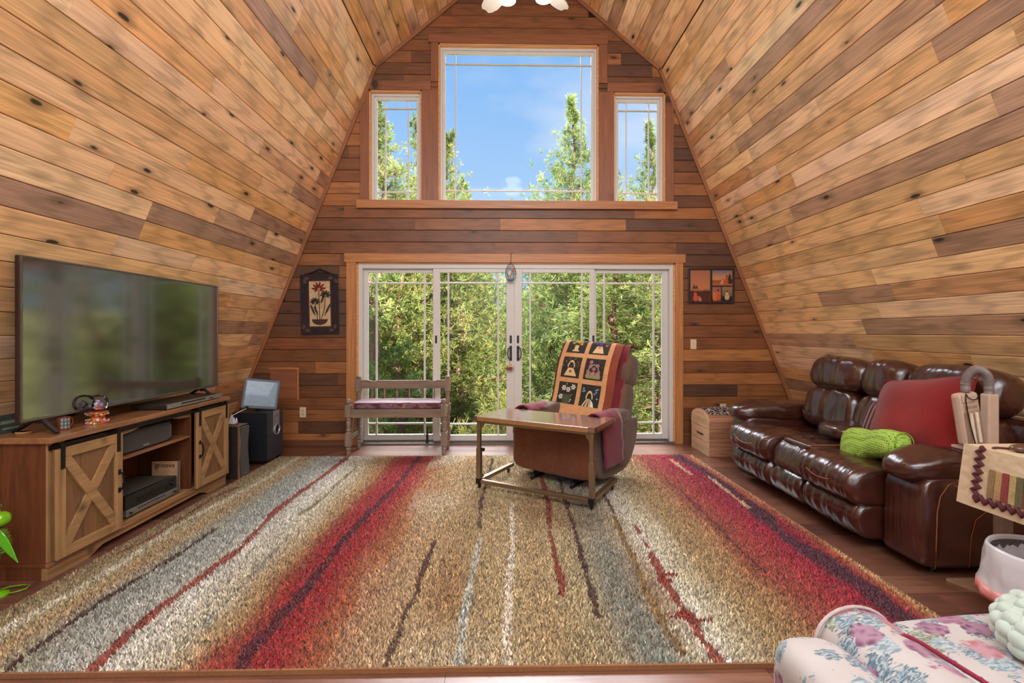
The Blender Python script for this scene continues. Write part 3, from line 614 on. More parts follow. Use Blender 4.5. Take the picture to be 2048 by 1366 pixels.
# ================================================================== MEDIA CONSOLE (X is depth, front at -2.355)
OAK = solid_wood('rustic_oak', (166, 128, 84), 1); OAKV = solid_wood('rustic_oak_upright', (168, 130, 86), 2); OAKD = solid_wood('rustic_oak_panel', (128, 90, 56), 2); WAL = solid_wood('rustic_dark', (104, 58, 32), 2, dark=.5); TOPW = solid_wood('console_top', (150, 102, 66), 1, .3, .3)
def console():
    t = thing('media_console', 'rustic oak media console with barn doors and open shelves under the television', 'cabinet', (-2.57, 3.34, 0))
    X0, X1, Y0, Y1 = -2.78, -2.375, 2.545, 4.135
    B = lambda n, a, b, m=OAK, bv=.003, p=None: MB().box(a, b).build(n, m, p or t, world=True, bevel=bv)
    B('top', (X0-.01, Y0-.022, .71), (X1+.045, Y1+.022, .742), TOPW, .004)
    B('side_panel', (X0, Y0, .07), (X1-.001, Y0+.018, .709), WAL); B('side_panel', (X0, Y1-.018, .07), (X1-.001, Y1, .709), WAL)
    B('divider', (X0+.014, 2.985, .096), (X1-.001, 3.003, .709), WAL); B('divider', (X0+.014, 3.70, .096), (X1-.001, 3.718, .709), WAL)
    B('bottom_board', (X0, Y0+.018, .075), (X1-.001, Y1-.018, .095), OAK); B('back_panel', (X0, Y0+.018, .096), (X0+.012, Y1-.018, .709), WAL)
    B('shelf', (X0+.014, 3.003, .487), (X1-.002, 3.70, .505), TOPW)
    B('base_moulding', (X1, Y0-.012, .062), (X1+.022, Y1+.012, .084), TOPW, .006); B('base_moulding', (X0, Y0-.012, .062), (X1, Y0, .084), WAL, .004)
    # skirt with arched cut-outs
    pts = [(Y0-.008, 0), (Y0+.24, 0), (Y0+.29, .02), (Y0+.34, .038), (Y1-.34, .038), (Y1-.29, .02), (Y1-.24, 0), (Y1+.008, 0), (Y1+.008, .062), (Y0-.008, .062)]
    MB().prism(pts, X1-.016, X1+.014, 'X').build('skirt', OAK, t, world=True)
    MB().box((X0, Y0-.008, 0), (X1-.016, Y0+.012, .062)).build('skirt', WAL, t, world=True)
    # face stiles
    B('stile', (X1-.001, Y0, .085), (X1+.006, Y0+.03, .709), OAKV, .001); B('stile', (X1-.001, Y1-.03, .085), (X1+.006, Y1, .709), OAKV, .001)
    # arched valance over the open bay
    pts = [(3.003, .66), (3.06, .655), (3.15, .640), (3.22, .622), (3.35, .612), (3.48, .622), (3.55, .640), (3.64, .655), (3.70, .66), (3.70, .709), (3.003, .709)]
    pts = [(3.003, .645), (3.12, .652), (3.20, .668), (3.35, .678), (3.50, .668), (3.58, .652), (3.70, .645), (3.70, .709), (3.003, .709)]
    MB().prism(pts, X1-.016, X1, 'X').build('valance', OAK, t, world=True)
    # sliding rail
    B('rail', (X1+.012, Y0+.0, .672), (X1+.018, Y1, .695), BRONZE, .001)
    def door(y0, y1):
        x = X1+.022; z0, z1 = .092, .672; p = MB().box((x, y0, z0), (x+.010, y1, z1)).build('barn_door', OAKD, t, world=True)
        f = .052
        for a, b, m in (((x+.0102, y0, z0), (x+.024, y0+f, z1), OAKV), ((x+.0102, y1-f, z0), (x+.024, y1, z1), OAKV), ((x+.0102, y0+f, z0), (x+.0235, y1-f, z0+f), OAK), ((x+.0102, y0+f, z1-f), (x+.0235, y1-f, z1), OAK)):
            MB().box(a, b).build('door_rail', m, p, world=True, bevel=.0015)
        a, b = (y0+f, z0+f), (y1-f, z1-f); w = .046
        for (ya, za), (yb, zb), off in ((a, b, 0), ((a[0], b[1]), (b[0], a[1]), .0012)):
            d = Vector((yb-ya, zb-za)); d.normalize(); q = Vector((-d.y, d.x))*w/2
            # brace clipped to the inner rectangle
            poly = [(ya, za+0), ]
            sg = 1 if zb > za else -1; ex = w/2/abs(d.y)*1.0; ez = w/2/abs(d.x)
            poly = [(ya, za), (ya+ex*1.2, za), (yb, zb-sg*ez*1.2), (yb, zb), (yb-ex*1.2, zb), (ya, za+sg*ez*1.2)]
            MB().prism(poly, x+.0102, x+.021+off, 'X').build('cross_brace', OAK, p, world=True)
        for yy in (y0+.02, y1-.045):
            mb = MB(); mb.box((x+.0242, yy, .565), (x+.028, yy+.024, .70)); mb.lathe([(0, 0), (.017, 0), (.017, .006), (0, .006)], (x+.012, yy+.012, .70), 14, axis='X')
            for zz in (.59, .63, .68): mb.lathe([(0, 0), (.005, 0), (.004, .003), (0, .003)], (x+.028, yy+.012, zz), 8, axis='X')
            mb.build('hanger_strap', BRONZE, p, world=True)
        return p, x
    p, x = door(Y0+.012, 2.992)
    def pull(p, y):
        mb = MB(); mb.tube([(x+.024, y, .33), (x+.044, y, .34), (x+.052, y, .385), (x+.044, y, .43), (x+.024, y, .44)], [.007, .005, .0055, .005, .007]); mb.box((x+.0242, y-.009, .315), (x+.027, y+.009, .345)); mb.box((x+.0242, y-.009, .425), (x+.027, y+.009, .455)); mb.build('handle', BRONZE, p, world=True, smooth='auto')
    pull(p, 2.965); p, x = door(3.712, Y1-.005); pull(p, 3.742)
console()
def television():
    t = thing('television', 'large flat television with thin silver bezel on the rustic console', 'television', (-2.50, 3.36, .742)); 
    x = -2.474; y0, y1, z0, z1 = 2.508, 4.218, .822, 1.686
    b = NB('tv_screen'); co = b.co(); b.set(Base_Color=(.012, .010, .009), Roughness=.10, IOR=2.3, Coat_Weight=.6, Coat_Roughness=.06); scr = b.m
    mb = MB(); mb.box((x-.026, y0, z0), (x, y1, z1)); mb.box((x-.070, y0+.25, z0+.04), (x-.026, y1-.25, z0+.42)); mb.build('body', plain('tv_back', (44, 26, 20), .45), t, world=True, bevel=.004)
    MB().box((x, y0+.012, z0+.014), (x+.003, y1-.012, z1-.012)).build('screen', scr, t, world=True)
    s = plain('silver_bezel', (120, 118, 114), .3, .9)
    mb = MB(); mb.box((x, y0, z0), (x+.007, y0+.012, z1)); mb.box((x, y1-.012, z0), (x+.007, y1, z1)); mb.box((x, y0+.012, z1-.012), (x+.007, y1-.012, z1)); mb.box((x, y0+.012, z0), (x+.007, y1-.012, z0+.016)); mb.build('bezel', s, t, world=True, bevel=.002)
    for yy in (2.63, 4.03):
        mb = MB(); mb.bar((x-.018, yy, .83), (x+.09, yy-.01, .750), .022, .014); mb.bar((x-.018, yy, .83), (x-.17, yy+.02, .750), .022, .014); mb.box((x-.03, yy-.011, .80), (x-.006, yy+.011, .84)); mb.build('foot', BLACK, t, world=True, bevel=.002)
television()
def dvd():
    t = thing('disc_player', 'slim silver disc player lying on the console under the television', 'player', (-2.42, 3.74, .742))
    MB().box((-2.60, 3.40, .748), (-2.345, 4.05, .782)).build('case', plain('brushed_dark', (70, 66, 62), .35, .7), t, world=True, bevel=.003)
    MB().box((-2.3448, 3.40, .749), (-2.341, 4.05, .782)).build('front_panel', plain('brushed_silver', (170, 168, 164), .3, .8), t, world=True)
    MB().box((-2.3412, 3.55, .764), (-2.339, 3.83, .774)).build('disc_tray', BLACK, t, world=True)
    MB().box((-2.3412, 3.88, .758), (-2.3385, 3.93, .766)).build('button', BLACK, t, world=True)
    [MB().box((x, y, .742), (x+.03, y+.03, .7485)).build('foot', BLACK, t, world=True) for x in (-2.59, -2.39) for y in (3.42, 4.0)]
dvd()
def globe():
    c = Vector((-2.43, 2.93, .742)); t = thing('snow_globe', 'snow globe with coppery floral base on the console before the television', 'ornament', c); t.scale = (1.3, 1.3, 1.25)
    MB().lathe([(0, 0), (.040, 0), (.041, .008), (.030, .018), (.027, .034), (.035, .044), (.041, .050), (.040, .056), (.026, .06), (0, .06)], (0, 0, 0), 24).build('base', plain('copper_glaze', (178, 96, 52), .25, .3, .5, 60), t, smooth='auto')
    mb = MB()
    for i in range(60):
        a = random.uniform(0, 2*PI); r = random.uniform(.028, .042); z = random.choice((random.uniform(.002, .022), random.uniform(.040, .054)))
        pillow(.012, .012, .012, 2, 2, mb=mb, mi=random.randrange(4), M=Matrix.Translation((r*math.cos(a), r*math.sin(a), z)))
    mb.build('flower_relief', [plain('glaze_green', (96, 150, 78), .3), plain('glaze_cream', (226, 214, 196), .3), plain('glaze_pink', (196, 120, 140), .3), plain('glaze_orange', (206, 120, 56), .3)], t, smooth=True)
    MB().lathe([(.02, .058), (.032, .068), (.040, .086), (.0405, .1), (.036, .118), (.024, .132), (.0, .138)], (0, 0, 0), 28).build('glass_dome', glass('globe_glass', (.96, .97, 1), 1.0), t, smooth=True)
    mb = MB()
    for i in range(26):
        a = random.uniform(0, 2*PI); r = random.uniform(0, .02); z = random.uniform(.062, .108); pillow(.013, .013, .015, 2, 2, mb=mb, mi=random.randrange(4), M=Matrix.Translation((r*math.cos(a)*(1.15-z*3), r*math.sin(a)*(1.15-z*3), z)))
    mb.build('figurine', [MATS['glaze_cream'], MATS['glaze_pink'], plain('glaze_lilac', (150, 130, 180), .3), MATS['glaze_orange']], t, smooth=True)
globe()
def small_console_things():
    t = thing('mug', 'teal and brown patterned mug under the near end of the television', 'mug', (-2.455, 2.735, .742))
    MB().lathe([(0, 0), (.026, 0), (.028, .004), (.030, .072), (.027, .072), (.0255, .006), (0, .006)], n=24).build('cup', plain('mug_brown', (120, 58, 42), .4), t, smooth='auto')
    mb = MB()
    for k in range(3):
        for j in range(3):
            a = -1.25+j*.5; z = .012+k*.02; r = .0305
            mb.add([(r*math.cos(a), r*math.sin(a), z), (r*math.cos(a+.34), r*math.sin(a+.34), z), (r*math.cos(a+.34), r*math.sin(a+.34), z+.015), (r*math.cos(a), r*math.sin(a), z+.015)], [(0, 1, 2, 3)])
    mb.build('mug_print', plain('teal_print', (110, 156, 156), .5), t)
    MB().tube([(.0, .029, .06), (.004, .048, .056), (.004, .052, .036), (0, .047, .018), (0, .029, .014)], .004).build('handle', MATS['mug_brown'], t, smooth=True)
    t = thing('coaster', 'round tan coaster on the console beside the television foot', 'coaster', (-2.60, 2.66, .742))
    MB().lathe([(0, 0), (.034, 0), (.036, .004), (.034, .008), (0, .008)], n=24).build('disc', plain('tan_ceramic', (196, 150, 96), .5), t, smooth='auto')
    MB().lathe([(.026, .008), (.028, .0095), (.030, .008)], n=24).build('rim_ring', plain('tan_ring', (150, 108, 66), .5), t)
    t = thing('slate_plaque', 'dark slate plaque leaning at the left end of the console', 'plaque', (-2.69, 2.60, .742))
    MB().box((-.006, -.0, .0), (.006, .13, .10)).build('slab', plain('slate', (62, 70, 62), .5, grain=.3), t, rot=None, bevel=.002)
    MB().box((.0062, .03, .02), (.0075, .12, .03)).build('etched_line', plain('etched', (120, 128, 110), .6), t)
    MB().box((.0062, .02, .05), (.0075, .125, .068)).build('etched_line', MATS['etched'], t)
    t = thing('center_speaker', 'long black centre speaker with cloth grille on the upper console shelf', 'speaker', (-2.5, 3.26, .505))
    MB().box((-2.60, 3.012, .508), (-2.412, 3.54, .65)).build('cabinet', plain('speaker_black', (24, 22, 20), .5), t, world=True, bevel=.006)
    M = Matrix.Translation((-2.41, 3.275, .579)); pillow(.03, .515, .13, 6, 8, M=M).build('grille', fabric('grille_cloth', (58, 50, 44), scale=240), t, world=True, smooth=True)
    MB().box((-2.3948, 3.25, .532), (-2.3935, 3.30, .538)).build('badge', plain('badge_silver', (210, 208, 200), .3, .8), t, world=True)
    t = thing('stereo_receiver', 'black and silver stereo receiver on the bottom console shelf', 'receiver', (-2.5, 3.35, .095))
    MB().box((-2.72, 3.10, .105), (-2.415, 3.58, .235)).build('case', plain('receiver_case', (40, 36, 33), .45, .4), t, world=True, bevel=.004)
    mb = MB()
    for i in range(14):
        for j in range(9): mb.box((-2.70+i*.0195, 3.12+j*.05, .2352), (-2.70+i*.0195+.012, 3.12+j*.05+.042, .2362))
    mb.build('vent_slots', plain('slot_grey', (92, 86, 78), .5), t, world=True)
    MB().box((-2.415, 3.10, .150), (-2.398, 3.58, .236)).build('front_panel', plain('panel_black', (52, 50, 50), .35, .5), t, world=True, bevel=.002)
    MB().box((-2.415, 3.10, .108), (-2.392, 3.58, .150)).build('lower_panel', plain('panel_silver', (168, 166, 164), .3, .8), t, world=True, bevel=.002)
    MB().box((-2.3985, 3.20, .175), (-2.396, 3.44, .205)).build('display', plain('display_glass', (14, 12, 14), .1), t, world=True)
    for y, z, r in ((3.535, .195, .020), (3.47, .185, .010), (3.545, .128, .008), (3.13, .128, .006)): MB().lathe([(0, 0), (r, 0), (r*.9, .014), (0, .014)], (-2.397 if z > .15 else -2.391, y, z), 20, axis='X').build('knob', plain('knob_black', (24, 24, 24), .3), t, world=True, smooth='auto')
    for i in range(10): MB().box((-2.3915, 3.20+i*.026, .134), (-2.389, 3.212+i*.026, .140)).build('button', BLACK, t, world=True)
    [MB().lathe([(0, 0), (.014, 0), (.014, .01), (0, .01)], (x, y, .095), 10).build('foot', BLACK, t, world=True) for x in (-2.70, -2.44) for y in (3.13, 3.55)]
    t = thing('framed_card', 'small tan card in a thin frame leaning behind the stereo receiver', 'card', (-2.45, 3.62, .095))
    MB().box((-2.60, 3.612, .100), (-2.41, 3.618, .33)).build('board', plain('kraft', (186, 144, 104), .7), t, world=True)
    MB().box((-2.408, 3.606, .098), (-2.40, 3.624, .335)).build('frame_edge', plain('pewter', (150, 146, 142), .35, .7), t, world=True)
    text_mesh('lettering', 'groove', .052, plain('ink', (40, 26, 20), .6), t, (-2.505, 3.6115, .30), (PI/2, 0, 0))
    t = thing('paper_sleeve', 'thin pale paper standing beside the stereo receiver behind the left barn door', 'paper', (-2.42, 3.02, .095))
    MB().box((-2.46, 3.012, .096), (-2.385, 3.016, .20)).build('sheet', plain('pale_paper', (196, 200, 170), .7), t, world=True); MB().box((-2.46, 3.0162, .15), (-2.385, 3.017, .165)).build('stripe', plain('green_ink', (90, 130, 90), .7), t, world=True)
small_console_things()

# ================================================================== speakers left
def tower(name, label, x0, x1, y0, y1, h, logo=True):
    t = thing(name, label, 'speaker', ((x0+x1)/2, (y0+y1)/2, 0))
    MB().box((x0, y0, 0), (x1-.016, y1, h)).build('cabinet', plain('speaker_vinyl', (34, 28, 25), .45), t, world=True, bevel=.004)
    return t
def speakers():
    # front tower: corner toward camera; grille faces +X-ish
    t = thing('tower_speaker', 'tall narrow bookshelf speaker with bowed cloth grille beside the console', 'speaker', (-2.37, 4.30, 0), math.radians(0))
    W_, D_, Hh = .155, .17, .462
    MB().box((-.115, -.055, 0), (.055, .085, Hh)).build('cabinet', plain('speaker_vinyl', (46, 38, 33), .45), t, bevel=.003)
    pts = []
    for i in range(13):
        z = .012+i*(Hh-.024)/12; pts.append((.0855, z))
    mb = MB(); pr = [(-.05, 0)]
    prof = [(.0575, .012), (.0575, Hh-.012)]
    bow = [(.058+.020+.006*math.sin(i/12*2*PI*1.0+1.2), .012+i*(Hh-.024)/12) for i in range(13)]
    mb.prism([(.0555, .012)]+bow+[(.0555, Hh-.012)], -.052, .082).build('grille', fabric('grille_dark', (66, 58, 48), scale=260), t, smooth=False)
    MB().prism([(.0555, .004), (.074, .004), (.068, .16), (.080, .34), (.070, Hh-.002), (.0555, Hh-.002)], -.0565, -.0525).build('side_cheek', plain('champagne_strip', (150, 112, 88), .35, .3), t)
    MB().box((-.115, -.055, Hh), (.07, .085, Hh+.006)).build('top_cap', plain('cap_grey', (112, 104, 98), .4), t, bevel=.002)
    MB().box((.076, .0, .035), (.0848, .05, .041)).build('badge', MATS['badge_silver'], t)
    c = thing('castle_ornament', 'tiny crystal castle on a wooden base atop the tower speaker', 'ornament', (-2.395, 4.30, .469))
    MB().box((-.042, -.035, 0), (.042, .035, .012)).build('wood_base', solid_wood('orn_base', (120, 70, 44), 0), c, bevel=.002)
    mb = MB(); mb.box((-.034, -.025, .012), (.034, .025, .024))
    for x, y, h in ((-.028, -.018, .02), (.028, -.018, .02), (-.014, 0, .028), (.014, 0, .028), (0, -.005, .05), (-.028, .018, .018), (.028, .018, .018)):
        mb.box((x-.006, y-.006, .024), (x+.006, y+.006, .024+h)); mb.lathe([(.008, .024+h), (.0, .024+h+.022)], (x, y, 0), 6)
    mb.build('castle', plain('crystal', (222, 222, 226), .15, 0, .04, coat=.6), c)
    # subwoofer
    s = thing('subwoofer', 'large black subwoofer box with silver round bass port by the corner', 'speaker', (-2.36, 4.82, 0))
    MB().box((-2.60, 4.665, .045), (-2.262, 4.985, .515)).build('cabinet', plain('sub_black', (30, 31, 36), .42, coat=.15), s, world=True, bevel=.005)
    MB().box((-2.262, 4.669, .049), (-2.258, 4.981, .511)).build('baffle', plain('sub_baffle', (52, 54, 62), .5), s, world=True)
    pts = []; cy, cz, r = 4.83, .325, .062
    poly = [(cy-.058, .5115), (cy+.058, .5115)]+[(cy+r*math.cos(a), cz+r*math.sin(a)) for a in [math.radians(20-i*22) for i in range(11)]]
    MB().prism(poly, -2.258, -2.250, 'X').build('port_plate', plain('port_silver', (168, 166, 170), .35, .6), s, world=True)
    mb = MB(); n = 28; ring = [(.046, 0), (.058, 0), (.058, .006), (.052, .012), (.046, .010), (.040, -.0), ]
    mb.lathe([(.058, 0), (.058, .005), (.052, .012), (.044, .008), (.041, .001)], (-2.25, cy, cz), 28, axis='X'); mb.f = mb.f[:-2]
    mb.build('port_ring', MATS['port_silver'], s, world=True, smooth='auto')
    MB().lathe([(0, 0), (.042, 0), (.042, .002), (0, .002)], (-2.2502, cy, cz), 28, axis='X').build('port_hole', plain('port_dark', (14, 12, 12), .7), s, world=True)
    text_mesh('lettering', 'SUBWOOFER', .012, plain('grey_ink', (90, 90, 96), .5), s, (-2.2495, cy, .455), (PI/2, 0, PI/2))
    for x in (-2.57, -2.29):
        for y in (4.70, 4.95): MB().lathe([(.016, 0), (.024, .045), (0, .046)], (x, y, 0), 10).build('foot', BLACK, s, world=True)
    # monitor/photo frame leaning on top
    f = thing('digital_photo_frame', 'grey screened flat display with dark frame leaning on the subwoofer', 'display', (-2.40, 4.77, .512), math.radians(28))
    R = Euler((math.radians(-13), math.radians(8), 0)); 
    def fr(a, b, n, m, **k): return MB().box(a, b, rot=R, piv=(0, 0, 0)).build(n, m, f, **k)
    fr((-.16, -.012, .022), (.16, .012, .315), 'frame', plain('frame_slate', (58, 70, 88), .4), bevel=.004)
    fr((-.137, -.0145, .048), (.137, -.0122, .290), 'screen', plain('screen_greyblue', (112, 136, 156), .3, coat=.3)); 
    MB().bar((0, .075, .18), (.0, .13, .003), .05, .006).build('easel_leg', BLACK, f)
    w = thing('cable', 'thin white cable curling from the flat display down behind the speakers', 'cable', (-2.5, 4.6, .52))
    MB().tube([(-2.45, 4.66, .56), (-2.49, 4.60, .535), (-2.535, 4.55, .505), (-2.56, 4.53, .45), (-2.57, 4.50, .3), (-2.58, 4.50, .01)], .004).build('cord', plain('cable_white', (214, 208, 196), .5), w, world=True, smooth=True)
    MB().box((-2.465, 4.65, .55), (-2.445, 4.67, .575)).build('plug', BLACK, w, world=True)
speakers()

# ================================================================== wall art
def art_left():
    t = thing('quilted_wall_hanging', 'framed dark quilted flower hanging with scrolled metal top, left of the doors', 'picture', (-2.08, WY, 1.6)); y = WY-.004
    ang = Euler((0, math.radians(-1.2), 0)); P0 = (-2.08, WY-.01, 1.6)
    def bx(a, b, n, m, **k): return MB().box(a, b, rot=ang, piv=P0).build(n, m, t, world=True, **k)
    bx((-2.295, y-.022, 1.265), (-1.865, y, 1.945), 'border', fabric('hanging_navy', (34, 26, 32), (52, 38, 40), scale=70), bevel=.004)
    bx((-2.205, y-.026, 1.335), (-1.940, y-.022, 1.880), 'inner_border', plain('hanging_brown', (74, 48, 36), .9), bevel=.001)
    bx((-2.19, y-.029, 1.355), (-1.955, y-.0262, 1.865), 'cream_panel', fabric('hanging_cream', (214, 182, 140), (190, 158, 118), scale=40), bevel=.001)
    def flat(poly, n, m, th=.0025, z=.0318):
        R = ang.to_matrix(); mb = MB(); mb.prism(poly, y-z, y-z+th); c = Vector(P0); mb.v = [tuple(c+R@(Vector(v)-c)) for v in mb.v]; return mb.build(n, m, t, world=True)
    g = plain('applique_green', (62, 54, 38), .9); rd = plain('applique_red', (112, 38, 34), .9)
    bowl = [(-2.165, 1.435), (-1.985, 1.435)]+[(-2.075+.088*math.cos(a), 1.43-.062*math.sin(a)) for a in (.25, .6, 1.0, 1.57, 2.1, 2.5, 2.9)]
    flat(bowl, 'bowl', plain('applique_bowl', (72, 50, 44), .9))
    def stem(pts, w=.004):
        for (a, b), (c, d) in zip(pts, pts[1:]):
            v = Vector((c-a, d-b)).normalized(); q = Vector((-v.y, v.x))*w; flat([(a+q.x, b+q.y), (c+q.x, d+q.y), (c-q.x, d-q.y), (a-q.x, b-q.y)], 'stem', g, z=.031)
    stem([(-2.075, 1.436), (-2.08, 1.77)]); stem([(-2.06, 1.436), (-2.02, 1.55), (-2.008, 1.70)]); stem([(-2.10, 1.436), (-2.125, 1.62)])
    def petal(c, a, L, w, m):
        d = Vector((math.cos(a), math.sin(a))); q = Vector((-d.y, d.x)); c = Vector(c); pts = [c+d*.1*L, c+d*.45*L+q*w, c+d*.85*L+q*w*.8, c+d*L, c+d*.85*L-q*w*.8, c+d*.45*L-q*w]; flat([tuple(p) for p in pts], 'petal', m)
    for c, m, L in (((-2.08, 1.775), rd, .085), ((-2.005, 1.70), g, .065), ((-2.125, 1.625), g, .06)):
        for a in (10, 45, 80, 110, 140, 172): petal(c, math.radians(a), L, .012, m)
        for a in (-25, 205): petal(c, math.radians(a), L*.7, .01, m)
    for c, a, L in (((-2.115, 1.45), 112, .17), ((-2.035, 1.45), 62, .20), ((-2.085, 1.47), 115, .13), ((-2.065, 1.60), 68, .10)): petal(c, math.radians(a), L, .012, g)
    for sx_, sz_ in ((-1, -1), (1, -1), (-1, 1), (1, 1)):
        cx, cz = -2.08+sx_*.175, 1.605+sz_*.295; petal((cx, cz), math.radians(90 if sz_ < 0 else -60), .07, .02, plain('corner_applique', (84, 66, 54), .9)); petal((cx, cz), math.radians(0 if sx_ < 0 else 180), .07, .02, MATS['corner_applique'])
    mb = MB()
    for i in range(9):
        x = -2.18+i*.027; h = .05-.0022*(i-4)**2; mb.tube([(x, y-.012, 1.945), (x-.016, y-.012, 1.955+h*.5), (x, y-.012, 1.95+h), (x+.016, y-.012, 1.95+h*.6), (x+.004, y-.012, 1.955)], .0035, 6)
        petal_m = None
    mb.tube([(-2.25, y-.012, 1.945), (-2.17, y-.012, 1.965), (-2.08, y-.012, 2.01), (-1.99, y-.012, 1.962), (-1.90, y-.012, 1.945)], .005, 6)
    mb.build('scrolled_crest', plain('wrought_iron', (46, 30, 22), .5, .5), t, world=True, smooth=True)
art_left()
def art_right():
    t = thing('collage_frame', 'dark collage picture frame with four sunset-toned prints right of the doors', 'picture', (2.415, WY, 1.82)); y = WY-.002
    x0, x1, z0, z1 = 2.145, 2.682, 1.618, 2.030; fw = .024
    mb = MB()
    for a, b in (((x0, y-.02, z0), (x0+fw, y, z1)), ((x1-fw, y-.02, z0), (x1, y, z1)), ((x0+fw, y-.02, z1-fw), (x1-fw, y, z1)), ((x0+fw, y-.02, z0), (x1-fw, y, z0+fw)), ((2.40, y-.017, z0+fw), (2.425, y, z1-fw)), ((2.425, y-.017, 1.815), (x1-fw, y, 1.828)), ((2.525, y-.017, z0+fw), (2.537, y, 1.815))): mb.box(a, b)
    mb.build('frame', plain('frame_dark', (40, 18, 16), .3, coat=.4), t, world=True, bevel=.002)
    def pic(name, a, b, sky, ground, sun=True, seed=0):
        B_ = NB(name); co = B_.co(scale=(1, 1, 1)); n = B_.noise(B_.co(scale=(4, 4, 14)), 2.2, 3); s = B_.n('SeparateXYZ'); c = B_.n('TexCoord'); B_.l(c.outputs['Generated'], s.inputs[0])
        f = B_.mix(.12, s.outputs[2], n); B_.set(Base_Color=B_.ramp(f, [(.12, lin(ground)), (.34, lin(tuple(int(v*.8) for v in ground))), (.42, lin(sky[0])), (.9, lin(sky[1]))]), Roughness=.25)
        return MB().box((a[0], y-.010, a[1]), (b[0], y-.006, b[1])).build('print', B_.m, t, world=True)
    def fig(parent, x, z, h, c1, c2, lean=.0):
        """tiny painted robed figure and rock as raised brushwork"""
        for k, (dx, dz, w, hh, c) in enumerate(((0, 0, .5, .62, c1), (lean*.5, .55, .34, .28, c1), (lean, .82, .17, .18, c2))):
            M = Matrix.Translation((x+dx*h, y-.0105, z+(dz+hh/2)*h)); pillow(w*h, .003, hh*h, 2.2, 4, M=M).build('painted_figure', plain('paint_%d_%d_%d' % c, c, .4, grain=.35, gs=120), parent, world=True)
    p = pic('print_sunset', (x0+fw, z0+fw), (2.40, z1-fw), ((196, 124, 78), (168, 104, 78)), (86, 44, 36)); fig(p, 2.235, 1.645, .12, (196, 84, 62), (110, 56, 40), -.1); fig(p, 2.285, 1.643, .07, (206, 110, 84), (130, 70, 50), -.2)
    for dx, h in ((.0, .06), (.03, .045)): MB().prism([(2.19+dx, 1.79), (2.215+dx, 1.79+h), (2.235+dx, 1.79)], y-.012, y-.0102).build('painted_tree', plain('paint_olive', (84, 60, 38), .5), p, world=True)
    p = pic('print_meadow', (2.425, 1.828), (x1-fw, z1-fw), ((214, 142, 84), (120, 112, 120)), (176, 104, 64)); fig(p, 2.595, 1.84, .11, (190, 80, 52), (70, 40, 30), 0); fig(p, 2.54, 1.838, .07, (220, 130, 100), (120, 66, 50), .2); fig(p, 2.63, 1.845, .12, (60, 34, 30), (60, 34, 30), 0)
    p = pic('print_robes', (2.425, z0+fw), (2.525, 1.815), ((196, 120, 86), (150, 96, 88)), (120, 52, 34)); fig(p, 2.46, 1.65, .12, (214, 112, 44), (150, 80, 60), 0); fig(p, 2.495, 1.655, .13, (190, 92, 50), (40, 24, 22), 0)
    p = pic('print_garden', (2.537, z0+fw), (x1-fw, 1.815), ((120, 96, 60), (150, 120, 90)), (38, 32, 40)); fig(p, 2.60, 1.66, .11, (196, 170, 130), (44, 26, 20), 0)
art_right()
